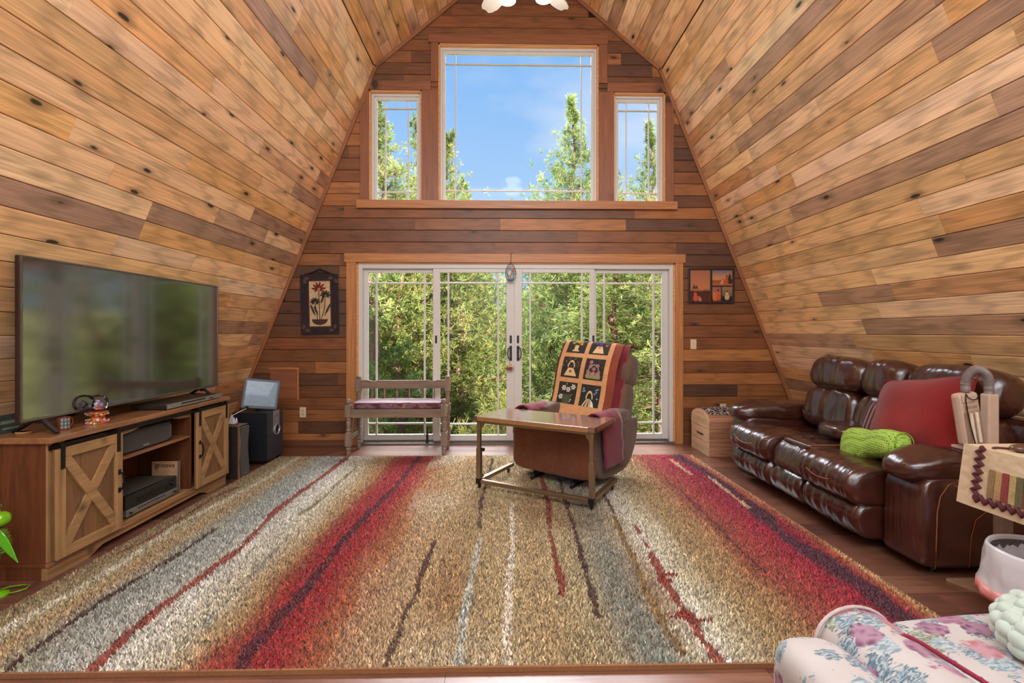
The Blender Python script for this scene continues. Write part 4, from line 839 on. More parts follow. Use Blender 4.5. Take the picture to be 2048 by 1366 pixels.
# ================================================================== BENCH
def bench():
    t = thing('wooden_bench', 'grey-brown turned-post bench with spindle back before the left glass panes', 'bench', (-1.10, 5.15, 0))
    WD = solid_wood('bench_wood', (138, 116, 98), 2, .5, dark=.75); WX = solid_wood('bench_wood_rail', (132, 110, 92), 0, .5, dark=.75)
    yf, yb, xa, xb = 4.985, 5.335, -1.590, -.607
    def post(x, y, h, front):
        prof = [(0, 0), (.014, 0), (.022, .02), (.024, .05), (.019, .065), (.027, .075), (.027, .09), (.019, .1), (.029, .115)]
        mb = MB(); mb.lathe(prof, (x, y, 0), 14); mb.box((x-.029, y-.029, .115), (x+.029, y+.029, .25))
        mb.lathe([(.029, .25), (.019, .262), (.027, .272), (.027, .285), (.019, .295), (.024, .33), (.027, .36), (.019, .375), (.027, .385), (.027, .397), (.020, .405), (.029, .415)], (x, y, 0), 14)
        if front: mb.box((x-.029, y-.029, .415), (x+.029, y+.029, .535)); mb.lathe([(.02, .535), (.018, .545), (.029, .56), (.029, .578), (.018, .597), (0, .60)], (x, y, 0), 14)
        else:
            mb.box((x-.029, y-.029, .415), (x+.029, y+.029, .50)); mb.lathe([(.029, .50), (.020, .51), (.027, .525), (.024, .56), (.020, .6), (.028, .615), (.02, .625), (.029, .635)], (x, y, 0), 14); mb.box((x-.029, y-.029, .635), (x+.029, y+.029, .775)); mb.lathe([(.02, .775), (.028, .785), (.028, .795), (.016, .808), (0, .81)], (x, y, 0), 14)
        mb.build('post', WD, t, world=True, smooth='auto')
    for x in (xa, xb): post(x, yf, 0, True); post(x, yb, 0, False)
    R = lambda n, a, b: MB().box(a, b).build(n, WX, t, world=True, bevel=.003)
    R('seat_rail', (xa+.027, yf-.012, .405), (xb-.027, yf+.012, .492)); R('seat_rail', (xa+.027, yb-.012, .405), (xb-.027, yb+.012, .49))
    for x in (xa, xb): R('side_rail', (x-.012, yf+.027, .415), (x+.012, yb-.027, .49)); R('stretcher', (x-.011, yf+.027, .165), (x+.011, yb-.027, .215))
    R('seat_board', (xa+.013, yf+.013, .474), (xb-.013, yb-.013, .486))
    # shaped back rail
    n = 24; top = []
    for i in range(n+1):
        u = i/n; x = xa+.027+u*(xb-xa-.054); d = abs(u-.5)*2; z = .757 if d < .62 else (.757-.012*math.sin((d-.62)/.16*PI/1) if d < .78 else .757-.0+.004*math.sin((d-.78)/.22*PI)); top.append((x, z))
    MB().prism([(xa+.027, .668), (xb-.027, .668)]+top[::-1], yb-.011, yb+.011).build('back_rail', WX, t, world=True)
    R('lower_back_rail', (xa+.027, yb-.010, .515), (xb-.027, yb+.010, .54))
    for i in range(6):
        x = xa+.15+i*(xb-xa-.30)/5; MB().lathe([(.006, .54), (.010, .56), (.007, .575), (.013, .60), (.010, .63), (.006, .645), (.009, .655), (.006, .668)], (x, yb, 0), 8).build('spindle', WD, t, world=True, smooth=True)
    for x in (xa, xb):
        for y in (5.10, 5.22): MB().lathe([(.006, .215), (.011, .25), (.007, .27), (.014, .31), (.007, .35), (.011, .38), (.006, .415)], (x, y, 0), 8).build('side_spindle', WD, t, world=True, smooth=True)
    b = NB('paisley_cushion'); co = b.co(); wv = b.n('TexWave', wave_type='RINGS'); wv.inputs['Scale'].default_value = 6; wv.inputs['Distortion'].default_value = 7; wv.inputs['Detail'].default_value = 2; wv.inputs['Detail Scale'].default_value = 1.2; b.l(co, wv.inputs[0])
    b.set(Base_Color=b.ramp(wv.outputs[0], [(.0, lin((84, 34, 52))), (.35, lin((108, 48, 66))), (.5, lin((158, 124, 96))), (.62, lin((84, 90, 96))), (.8, lin((110, 52, 66))), (1, lin((128, 98, 118)))]), Roughness=.7, Sheen_Weight=.3)
    c = thing('bench_cushion', 'flat purple and tan swirl-patterned cushion on the bench seat', 'cushion', (-1.10, 5.155, .488))
    M = Matrix.Translation((-1.098, 5.15, .527)); pillow(.925, .34, .075, 7, 16, wr=.004, wf=9, M=M).build('cover', b.m, c, world=True, smooth=True)
    p = [(-1.098+.458*math.copysign(min(1, abs(1.25*math.cos(a))), math.cos(a)), 5.15+.166*math.copysign(min(1, abs(1.25*math.sin(a))), math.sin(a)), .551) for a in [i/48*2*PI for i in range(49)]]
    MB().tube(p, .004, 6).build('piping', plain('piping_plum', (110, 60, 78), .7), c, world=True, smooth=True)
bench()

# ================================================================== RECLINER (local frame: faces -Y, rotated)
TAUPE = fabric('recliner_taupe', (112, 90, 72), (92, 72, 58), 130); PANEL = fabric('recliner_rust', (128, 74, 44), (108, 60, 36), 50, .8); MAROON = fabric('maroon_throw', (120, 32, 44), (100, 26, 32), 120)
CR, CA = (.394, 3.99, 0), math.radians(-40)
def recliner():
    t = thing('recliner', 'taupe recliner with rust front panel seen behind the rolling table', 'armchair', CR, CA)
    L = lambda mb, n, m, p=None, s=True, **k: mb.build(n, m, p or t, smooth=s, **k)
    # footrest panel (front), bottom edge curved
    M = Matrix.Translation((0, .045, .325)); L(pillow(.80, .10, .44, 9, 12, wr=.004, wf=5, M=M), 'footrest_panel', PANEL)
    p = [(x*.402, -.004+.045, .325+z*.222) for x, z in [(math.copysign(min(1, abs(1.13*math.cos(a))), math.cos(a)), math.copysign(min(1, abs(1.13*math.sin(a))), math.sin(a))) for a in [i/40*2*PI for i in range(41)]]]
    L(MB().tube(p, .007, 6), 'panel_piping', TAUPE)
    # side bodies with curved lower rear
    prof = [(.10, .12), (.45, .085), (.66, .13), (.80, .30), (.84, .46), (.80, .52), (.45, .52), (.13, .53), (.09, .35)]
    for s in (-1, 1):
        mb = MB(); P = [Vector(q) for q in prof]; R = []
        for i in range(len(P)):
            a, b_, c, d = P[i-1], P[i], P[(i+1) % len(P)], P[(i+2) % len(P)]
            for u in (0, .33, .66): R.append(.5*((2*b_)+(c-a)*u+(2*a-5*b_+4*c-d)*u*u+(3*b_-a-3*c+d)*u**3))
        x0, x1 = (s*.285, s*.405); mb.prism([tuple(q) for q in R], min(x0, x1), max(x0, x1), 'X'); L(mb, 'side_panel', TAUPE, s=False, bevel=.02)
        M = Matrix.Translation((s*.34, .40, .552)); L(pillow(.155, .60, .13, 4, 10, wr=.006, wf=7, M=M), 'armrest', TAUPE)
    M = Matrix.Translation((0, .36, .42)); L(pillow(.56, .56, .17, 4, 10, M=M), 'seat_cushion', TAUPE)
    # frame below
    for s in (-1, 1):
        mb = MB(); mb.tube([(s*.20, .12, .13), (s*.20, .06, .06), (s*.20, .01, .034)], [.016, .014, .012], 8); mb.tube([(s*.20, .01, .03), (s*.20, .16, .04), (s*.20, .5, .034), (s*.20, .56, .045), (s*.20, .5, .12)], .012, 8); L(mb, 'rocker_leg', BRONZE)
    L(MB().box((-.27, .12, .10), (.27, .62, .30)), 'under_frame', BLACK, s=False)
    # back: two stacked puffs and side wings, reclined
    R = Matrix.Translation((0, .56, .46))@Matrix.Rotation(math.radians(-20), 4, 'X')
    for z, h, w in ((.16, .34, .66), (.44, .30, .68), (.62, .20, .62)):
        M = R@Matrix.Translation((0, .09, z)); L(pillow(w, .22, h, 3.6, 12, wr=.01, wf=6, seed=z, M=M), 'back_cushion', TAUPE)
    for s in (-1, 1):
        for z, h in ((.2, .42), (.53, .30)):
            M = R@Matrix.Translation((s*.335, .07, z)); L(pillow(.11, .20, h, 3.2, 8, wr=.008, M=M), 'back_wing', TAUPE)
    return R
RB = recliner()
# quilt on the back
def quilt():
    t = thing('basket_quilt', 'peach quilt with six black flower-basket blocks hung over the recliner back', 'quilt', CR, CA)
    PEACH = fabric('quilt_peach', (222, 168, 118), (206, 148, 98), 60, .9); BLK = fabric('quilt_black', (36, 34, 30), (46, 46, 38), 80, .95)
    R = RB@Matrix.Translation((-.10, -.075, 0))@Matrix.Rotation(math.radians(2.5), 4, 'Y')
    hw, z0, z1 = .275, -.02, .735
    def surf(u, v, off=0):
        """v runs up the front then over the top"""
        if v <= z1: y = .020+.016*math.sin(v*9)+.05*max(0, (v-.52))**1.5*2; return R@Vector((u, y-off, v))
        a = (v-z1)/.10; a = min(a, PI*.75); return R@Vector((u, .037+.10-.10*math.cos(a)-off*math.cos(a), z1+.10*math.sin(a)*.6+off*math.sin(a)))
    def patch(u0, u1, v0, v1, off, nu, nv, name, m, p, th=.006):
        vs = [surf(u0+(u1-u0)*i/nu, v0+(v1-v0)*j/nv, off) for j in range(nv+1) for i in range(nu+1)]; n = len(vs); vs += [surf(u0+(u1-u0)*i/nu, v0+(v1-v0)*j/nv, off-th) for j in range(nv+1) for i in range(nu+1)]
        I = lambda i, j, k=0: j*(nu+1)+i+k*n; fs = []
        for j in range(nv):
            for i in range(nu): fs += [(I(i, j), I(i+1, j), I(i+1, j+1), I(i, j+1)), (I(i, j+1, 1), I(i+1, j+1, 1), I(i+1, j, 1), I(i, j, 1))]
        for i in range(nu): fs += [(I(i, 0, 1), I(i+1, 0, 1), I(i+1, 0), I(i, 0)), (I(i, nv), I(i+1, nv), I(i+1, nv, 1), I(i, nv, 1))]
        for j in range(nv): fs += [(I(0, j), I(0, j+1), I(0, j+1, 1), I(0, j, 1)), (I(nu, j, 1), I(nu, j+1, 1), I(nu, j+1), I(nu, j))]
        return MB().add(vs, fs).build(name, m, p, smooth='auto')
    patch(-hw, hw, z0, z1+.24, 0, 14, 34, 'sashing', PEACH, t, .012)
    q = fabric('quilt_rust_edge', (150, 70, 44), (126, 56, 36), 90)
    patch(hw, hw+.075, z0, z1+.22, -.006, 4, 30, 'rust_border', q, t, .012); patch(-hw-.022, -hw, z0, z1+.22, -.006, 2, 30, 'dark_edge', fabric('quilt_maroon_edge', (94, 36, 34), scale=90), t, .012)
    bw = .205; gap = (2*hw-2*bw)/3
    cols_ = [-hw+gap, hw-gap-bw]; rows_ = [.640, .390, .140]
    C = {k: plain('ap_'+k, v, .9, grain=.18, gs=90) for k, v in dict(cream=(226, 192, 142), yellow=(226, 178, 62), purple=(120, 84, 156), pink=(196, 120, 142), red=(150, 52, 48), green=(78, 84, 50), white=(232, 226, 210), blue=(120, 150, 190), sage=(150, 144, 96), wine=(120, 40, 60)).items()}
    KEY = list(C)
    def applique(block, name, u0, v0, items):
        for mname in dict.fromkeys(i[0] for i in items):
            mb = MB()
            for m, poly in items:
                if m != mname: continue
                n = len(poly); vs = [surf(u0+a*bw, v0+b*bw, .0042) for a, b in poly]+[surf(u0+a*bw, v0+b*bw, .0018) for a, b in poly]; mb.add(vs, [tuple(range(n)), tuple(reversed(range(n, 2*n)))]+[(i, i+n, (i+1) % n+n, (i+1) % n) for i in range(n)])
            o = mb.build('applique', C[mname], block); o['kind'] = 'stuff'
    def fl(c, r, n=5, w=.5, a0=0):
        out = []
        for k in range(n):
            a = a0+2*PI*k/n; d = Vector((math.cos(a), math.sin(a))); q_ = Vector((-d.y, d.x)); c_ = Vector(c); out.append([tuple(c_+d*r*f+q_*r*g*w) for f, g in ((.12, 0), (.55, .55), (.95, .35), (1.05, 0), (.95, -.35), (.55, -.55))])
        return out
    def disc(c, r, n=8): return [(c[0]+r*math.cos(2*PI*k/n), c[1]+r*math.sin(2*PI*k/n)) for k in range(n)]
    def handle(c, r, w, a0=0, a1=PI, sy=1.2): 
        out = []; n = 8
        for k in range(n):
            A, B_ = a0+(a1-a0)*k/n, a0+(a1-a0)*(k+1)/n; out.append([(c[0]+r*math.cos(A), c[1]+sy*r*math.sin(A)), (c[0]+r*math.cos(B_), c[1]+sy*r*math.sin(B_)), (c[0]+(r-w)*math.cos(B_), c[1]+sy*(r-w)*math.sin(B_)), (c[0]+(r-w)*math.cos(A), c[1]+sy*(r-w)*math.sin(A))])
        return out
    def leaf(c, a, L=.12, w=.03):
        d = Vector((math.cos(a), math.sin(a))); q_ = Vector((-d.y, d.x)); c_ = Vector(c); return [tuple(c_), tuple(c_+d*L*.5+q_*w), tuple(c_+d*L), tuple(c_+d*L*.5-q_*w)]
    for r in range(3):
        for c in range(2):
            u0, v0 = cols_[c], rows_[r]; v1_ = v0+bw
            blk = patch(u0, u0+bw, v0, v1_, .002, 6, 8, 'block', BLK, t, .003); it = []
            if r == 0 and c == 0:
                it += [('cream', [(.32, .08), (.68, .08), (.68, .14), (.60, .16), (.60, .40), (.40, .40), (.40, .16), (.32, .14)])]
                for cc in ((.28, .55), (.4, .72), (.55, .62), (.68, .7), (.72, .5), (.5, .85)): it += [('yellow', p_) for p_ in fl(cc, .10)]
                it += [('green', leaf((.5, .4), a)) for a in (.6, 1.0, 2.2, 2.6)]
            elif r == 0:
                it += [('cream', [(.2, .06), (.78, .06), (.62, .42), (.36, .42)])]
                for cc in ((.3, .62), (.42, .75), (.5, .55), (.5, .36), (.56, .68)): it += [('purple', p_) for p_ in fl(cc, .085)]
                it += [('pink', p_) for p_ in fl((.84, .50), .09)]; it += [('green', leaf((.2, .5), 2.0, .2, .04)), ('green', leaf((.7, .6), .8, .2, .04))]
            elif r == 1 and c == 0:
                it += [('cream', [(.18, .08), (.86, .08), (.64, .46), (.36, .46)])]+[('cream', h) for h in handle((.5, .46), .2, .05, .1, PI-.1, 1.9)]
                it += [('red', disc(p_, .035)) for p_ in ((.25, .62), (.5, .55), (.75, .6), (.82, .8), (.6, .85), (.2, .8), (.42, .7), (.85, .5))]+[('sage', leaf(p_, a, .1, .02)) for p_, a in (((.2, .7), 2), ((.35, .85), 1.8), ((.62, .88), 1), ((.8, .7), .4), ((.85, .62), -.3), ((.12, .55), 3), ((.5, .3), 1.2), ((.6, .62), .6))]+[('green', [(.5, .22), (.58, .3), (.5, .36), (.42, .3)])]
            elif r == 1:
                it += [('sage', [(.14, .06), (.86, .06), (.88, .22), (.76, .34), (.24, .34), (.10, .2)])]+[('sage', h) for h in handle((.48, .36), .3, .05, 0, PI, 1.25)]
                for cc in ((.3, .82), (.3, .62), (.66, .66), (.5, .5), (.22, .36), (.5, .30), (.76, .34)): it += [('pink', p_) for p_ in fl(cc, .095, 5, .7)]
                for cc in ((.3, .82), (.3, .62), (.66, .66), (.5, .5), (.22, .36), (.76, .34)): it += [('wine', disc(cc, .03, 6))]
                it += [('green', leaf(p_, a, .12, .03)) for p_, a in (((.8, .8), .6), ((.7, .85), 1.4), ((.85, .6), 0), ((.3, .2), 1.3), ((.62, .2), 1.7))]
            elif c == 0:
                it += [('green', [(.34, .0), (.68, .0), (.78, .42), (.28, .42)])]
                for cc in ((.3, .72), (.55, .66), (.8, .8), (.2, .3), (.66, .2)): it += [('white', p_) for p_ in fl(cc, .13, 6, .45)]
                for cc in ((.3, .72), (.55, .66), (.8, .8), (.2, .3), (.66, .2)): it += [('red', disc(cc, .03, 6))]
                it += [('sage', leaf((.7, .4), .6)), ('sage', leaf((.45, .85), 1.8, .14))]
            else:
                it += [('cream', [(.16, .0), (.24, .0), (.42, .36), (.36, .36)]), ('cream', [(.32, .0), (.42, .0), (.48, .36), (.44, .36)]), ('cream', [(.5, .0), (.58, .0), (.52, .36), (.5, .36)]), ('white', [(.6, .0), (.78, .0), (.7, .2), (.56, .34)])]+[('cream', h) for h in handle((.48, .36), .18, .05, 0, PI, 2.1)]
                for cc in ((.14, .8), (.2, .7), (.12, .68), (.78, .78), (.86, .82), (.8, .68), (.88, .4), (.72, .6)): it += [('blue', p_) for p_ in fl(cc, .05, 4, .7)]; it += [('white', disc(cc, .02, 6))]
            applique(blk, 'applique', u0, v0, it)
    # maroon cover behind the quilt and arm covers
    t2 = thing('chevron_back_throw', 'maroon chevron throw hanging over the right half of the recliner back', 'throw', CR, CA)
    RR = RB@Matrix.Translation((.19, -.035, 0)); mb = MB(); nu, nv = 8, 26; vs = []
    for k, off in ((0, 0), (1, .014)):
        for j in range(nv+1):
            v = .0+j*.034
            for i in range(nu+1):
                u = -.02+.17*i/nu
                if v <= .69: p = Vector((u, .012+.01*math.sin(v*12+u*20)-.0+off, v))
                else: a = min((v-.69)/.10, 2.3); p = Vector((u, .012+.10-(.10-off)*math.cos(a), .69+(.085-off)*math.sin(a)))
                vs.append(RR@p)
    n = (nu+1)*(nv+1); I = lambda i, j, k=0: j*(nu+1)+i+k*n; fs = []
    for j in range(nv):
        for i in range(nu): fs += [(I(i, j), I(i+1, j), I(i+1, j+1), I(i, j+1)), (I(i, j+1, 1), I(i+1, j+1, 1), I(i+1, j, 1), I(i, j, 1))]
        fs += [(I(0, j), I(0, j+1), I(0, j+1, 1), I(0, j, 1)), (I(nu, j, 1), I(nu, j+1, 1), I(nu, j+1), I(nu, j))]
    for i in range(nu): fs += [(I(i, 0, 1), I(i+1, 0, 1), I(i+1, 0), I(i, 0)), (I(i, nv), I(i+1, nv), I(i+1, nv, 1), I(i, nv, 1))]
    mb.add(vs, fs).build('cloth', MAROON, t2, smooth=True)
    MB().tube([vs[I(nu, j)] for j in range(nv+1)], .004, 5).build('hem', plain('hem_red', (170, 64, 66), .8), t2, smooth=True)
    for s, lab in ((-1, 'plum cover draped over the left arm of the recliner'), (1, 'plum and rust cover hanging over the right arm of the recliner')):
        a = thing('arm_cover', lab, 'cover', CR, CA); vs = []; fs = []; nu, nv = 16, 8
        y0, y1 = (.085, .42)
        path = []
        for i in range(nu+1):
            u = i/nu
            if s > 0: pts = [(-.06, .585), (.0, .625), (.34-.30, .632), (.075, .618), (.10, .57), (.108, .50), (.11, .42), (.112, .34), (.112, .26), (.112, .2)]
            else: pts = [(.07, .58), (.04, .618), (0, .632), (-.05, .625), (-.085, .60), (-.098, .56), (-.10, .52), (-.102, .46), (-.102, .42), (-.102, .38)]
            f = u*(len(pts)-1); k_ = min(int(f), len(pts)-2); f -= k_; path.append((s*.34+pts[k_][0]*(1-f)+pts[k_+1][0]*f, pts[k_][1]*(1-f)+pts[k_+1][1]*f))
        for k, off in ((0, 0), (1, .012)):
            for j in range(nv+1):
                y = y0+(y1-y0)*j/nv
                for x, z in path: dx = (x-s*.34); vs.append((x+off*math.copysign(min(1, abs(dx)/.1), dx)+.004*math.sin(z*40+y*30), y+.01*math.sin(z*9), z+off*(1-min(1, abs(dx)/.11))+.003*math.sin(y*50)))
        n = (nu+1)*(nv+1); I = lambda i, j, k=0: j*(nu+1)+i+k*n
        for j in range(nv):
            for i in range(nu): fs += [(I(i, j, 1), I(i+1, j, 1), I(i+1, j+1, 1), I(i, j+1, 1)), (I(i, j+1), I(i+1, j+1), I(i+1, j), I(i, j))]
            fs += [(I(0, j), I(0, j+1), I(0, j+1, 1), I(0, j, 1)), (I(nu, j, 1), I(nu, j+1, 1), I(nu, j+1), I(nu, j))]
        for i in range(nu): fs += [(I(i, 0), I(i+1, 0), I(i+1, 0, 1), I(i, 0, 1)), (I(i, nv, 1), I(i+1, nv, 1), I(i+1, nv), I(i, nv))]
        MB().add(vs, fs).build('cloth', fabric('arm_cover_plum', (116, 28, 60), (112, 42, 34), 14), a, smooth=True)
        MB().tube([vs[I(i, 0, 1)] for i in range(nu+1)], .004, 5).build('hem', plain('hem_plum', (112, 40, 62), .8), a, smooth=True)
quilt()

# ================================================================== ROLLING OVERBED TABLE
def table():
    a = math.atan2(3.36-3.88, .655+.235); t = thing('rolling_table', 'low rolling laptop table with wood top and metal frame before the recliner', 'table', (.21, 3.62, 0), a)
    Lx = .505; ST = plain('champagne_steel', (142, 122, 98), .35, .75, .06)
    b = NB('table_laminate'); co = b.co(scale=(1, 12, 12)); n = b.noise(co, 3, 3); b.set(Base_Color=b.mix(1, lin((136, 92, 76)), b.ramp(n, [(.3, g3(.9)), (.7, g3(1.1))]), 'MULTIPLY'), Roughness=.2, Coat_Weight=.8, Coat_Roughness=.12, Specular_IOR_Level=.8)
    MB().prism([(-Lx, 0), (Lx-.03, 0), (Lx, .03), (Lx, .46), (Lx-.03, .48), (-Lx+.03, .48), (-Lx, .46)], .582, .612, 'Z').build('table_top', b.m, t, bevel=.003)
    MB().box((-Lx-.003, -.004, .578), (Lx-.03, .0, .610)).build('edge_band', plain('edge_oak', (150, 106, 66), .5), t)
    mb = MB(); mb.prism([(Lx-.045, -.006), (Lx+.004, -.006), (Lx+.004, .045)], .580, .6135, 'Z'); mb.build('corner_cap', CHROME, t); MB().prism([(-Lx-.004, -.006), (-Lx+.03, -.006), (-Lx-.004, .03)], .580, .6135, 'Z').build('corner_cap', CHROME, t)
    MB().prism([(Lx+.004, .44), (Lx+.004, .486), (Lx-.04, .486)], .580, .6135, 'Z').build('corner_cap', CHROME, t)
    MB().box((-Lx+.01, .012, .557), (Lx-.012, .04, .582)).build('top_rail', ST, t, bevel=.003)
    for s in (-1, 1): MB().box((s*(Lx-.03)-.015, .04, .558), (s*(Lx-.03)+.015, .44, .580)).build('side_rail', ST, t, bevel=.003)
    for s in (-1, 1):
        x = s*(Lx-.028)
        MB().box((x-.019, .008, .10), (x+.019, .046, .36)).build('outer_leg', ST, t, bevel=.004); MB().box((x-.015, .012, .3), (x+.015, .042, .558)).build('inner_leg', ST, t, bevel=.003)
        MB().prism([(x-s*.015, .50), (x-s*.015, .557), (x-s*.055, .557)], .024, .032).build('gusset', ST, t); MB().prism([(.046, .11), (.046, .17), (.10, .11)], x-.003, x+.003, 'X').build('gusset', ST, t)
        MB().box((x-.019, .046, .075), (x+.019, .56, .107)).build('foot_tube', ST, t, bevel=.004); MB().box((x-.0195, .56, .0745), (x+.0195, .568, .1075)).build('end_cap', BLACK, t); MB().box((x-.021, .004, .066), (x+.021, .047, .110)).build('corner_block', BLACK if s > 0 else BRONZE, t, bevel=.003)
        for y in (.025, .50):
            mb = MB(); mb.lathe([(.0, -.006), (.016, -.006), (.018, -.003), (.018, .003), (.016, .006), (0, .006)], (x, y+.006, .046), 14, axis='X'); mb.box((x-.009, y-.006, .05), (x+.009, y+.012, .066)); mb.build('caster', BLACK, t)
    MB().box((-Lx+.047, .010, .072), (Lx-.047, .044, .104)).build('base_bar', ST, t, bevel=.004)
    mb = MB(); mb.lathe([(0, 0), (.006, 0), (.006, .014), (.015, .014), (.015, .026), (0, .026)], (-Lx+.047, .027, .345), 10, axis='X'); mb.build('knob', BLACK, t)
table()

# ================================================================== SOFA (front faces -X)
def sofa():
    t = thing('reclining_loveseat', 'dark brown leather reclining loveseat with centre console by the right wall', 'sofa', (2.6, 3.5, 0))
    K = dict(world=True, smooth=True); K2 = dict(world=True, smooth='auto')
    MB().box((2.24, 2.62, .05), (2.98, 4.42, .36)).build('base', LEATHER, t, world=True, bevel=.02)
    for x in (2.32, 2.9):
        for y in (2.55, 4.48): MB().lathe([(.02, 0), (.025, .05), (0, .05)], (x, y, 0), 10).build('foot', BLACK, t, world=True)
    seatp = [(2.74, .34), (2.72, .45), (2.52, .465), (2.34, .485), (2.18, .495), (2.07, .468), (2.02, .40), (2.03, .325), (2.08, .275), (2.2, .26), (2.5, .27)]
    footp = [(2.40, .10), (2.40, .27), (2.20, .285), (2.10, .27), (2.06, .20), (2.09, .11), (2.16, .07), (2.3, .065)]
    conp = [(2.44, .28), (2.44, .46), (2.30, .478), (2.20, .472), (2.12, .41), (2.09, .31), (2.13, .26), (2.24, .25)]
    def seam(pts, r=.0032, c=(150, 92, 56)): MB().tube(pts, r, 5).build('stitching', plain('thread_%d' % c[0], c, .6), t, **K)
    for i, (a, b) in enumerate(((2.755, 3.30), (3.70, 4.285))):
        loft_y(seatp, a, b, 60, .09, amp=.012, seed=i*5).build('seat_cushion', LEATHER, t, **K)
        loft_y(footp, a+.01, b-.01, 60, .08, amp=.012, seed=i*5+2, freq=12).build('footrest', LEATHER, t, **K)
        pts = []
        for k in range(25):
            u = k/24; y = a+.03+(b-a-.06)*u; d = math.sin(u*PI)**.7; x = 2.055-.043*d; z = .455-.085*d+.0
            if z > .40: x = 2.055-.035*d
            pts.append((x-.002, y, z))
        seam(pts, .003, (172, 140, 112) if i else (150, 92, 56))
        # recline backs: headrest roll, lumbar puff
    loft_y(conp, 3.305, 3.695, 34, .05, amp=.006, seed=21).build('console_front', LEATHER, t, **K)
    loft_y(footp, 3.31, 3.69, 30, .05, amp=.006, seed=25).build('console_kick', LEATHER, t, **K)
    M = Matrix.Translation((2.46, 3.50, .43)); pillow(.60, .38, .13, 9, 12, M=M).build('console_box', LEATHER, t, **K)
    seam([(2.17, 3.325, .494), (2.45, 3.325, .497), (2.74, 3.325, .497)])
    for y in (3.42, 3.585):
        MB().lathe([(.033, 0), (.046, 0), (.047, .005), (.042, .008), (.035, .006)], (2.31, y, .4955), 24).build('cup_holder', plain('cup_ring', (96, 66, 52), .25, .6), t, **K2)
        MB().lathe([(0, 0), (.034, 0), (.034, .003), (0, .003)], (2.31, y, .4955), 20).build('cup_well', plain('cup_dark', (20, 12, 10), .5), t, world=True)
    M = Matrix.Translation((2.60, 3.50, .56)); pillow(.44, .33, .115, 3.4, 12, wr=.012, wf=8, M=M).build('console_lid', LEATHER, t, **K)
    # backs
    def back(y0, y1, seed, full=True):
        w = y1-y0; yc = (y0+y1)/2
        T = Matrix.Translation((2.80, yc, .70))@Matrix.Rotation(math.radians(14), 4, 'Y')
        def wr_fn(amp, f, sd):
            return lambda v: v+Vector((-1, 0, 0))*amp*(mnoise.noise(Vector((v.y*f+sd, v.z*3, 0)))+.6*mnoise.noise(Vector((v.y*f*2.3+sd, v.z*f*.8, 2))))
        pillow(.26, w*.985, .36, 3.6, 20, fn=wr_fn(.016, 9, seed), M=T@Matrix.Translation((0, 0, -.06))).build('lumbar_cushion', LEATHER, t, **K)
        pillow(.30, w*1.0, .30, 3.0, 22, fn=wr_fn(.010, 12, seed+4), M=T@Matrix.Translation((-.01, 0, .235))).build('headrest', LEATHER, t, **K)
    back(3.63, 4.26, 1); back(3.25, 3.625, 2); back(2.60, 3.245, 3)
    MB().box((2.86, 2.52, .08), (3.0, 4.38, .80)).build('back_shell', LEATHER, t, world=True, bevel=.03)
    for y0, y1, sd in ((2.46, 2.745, 3), (4.30, 4.585, 8)):
        ap = [(2.96, .05), (2.96, .50), (2.6, .54), (2.36, .54), (2.245, .52), (2.20, .46), (2.19, .30), (2.19, .05), (2.4, .035), (2.7, .035)]
        loft_y([(2.975, .2), (2.975, .5), (2.7, .535), (2.40, .535), (2.26, .52), (2.205, .46), (2.195, .33), (2.195, .14), (2.22, .055), (2.5, .045), (2.8, .045), (2.97, .06)], y0, y1, 20, .05, k=3).build('arm_body', LEATHER, t, **K)
        M = Matrix.Translation((2.55, (y0+y1)/2, .562))@Matrix.Rotation(math.radians(-1.5), 4, 'Y'); pillow(.84, .315, .195, 2.7, 22, wr=.014, wf=8, seed=sd, fn=lambda v: v+Vector((0, 0, .018*math.exp(-((v.x+.2)/.15)**2)-.01)), M=M).build('arm_pad', LEATHER, t, **K)
    # stitching on the near arm side (faces the camera)
    y = 2.457
    seam([(2.262, y+.01, .05), (2.264, y+.004, .2), (2.268, y+.003, .35), (2.285, y+.004, .43), (2.33, y+.006, .49), (2.40, y+.012, .515)], .003, (160, 96, 52))
    seam([(2.36, y+.004, .49), (2.42, y+.001, .455), (2.49, y, .445), (2.56, y+.001, .455), (2.62, y+.004, .49)], .0026, (160, 96, 52))
    seam([(2.44, y+.006, .06), (2.445, y, .22), (2.47, y, .31), (2.54, y, .36), (2.66, y, .37), (2.80, y, .37)], .0026, (160, 96, 52))
sofa()
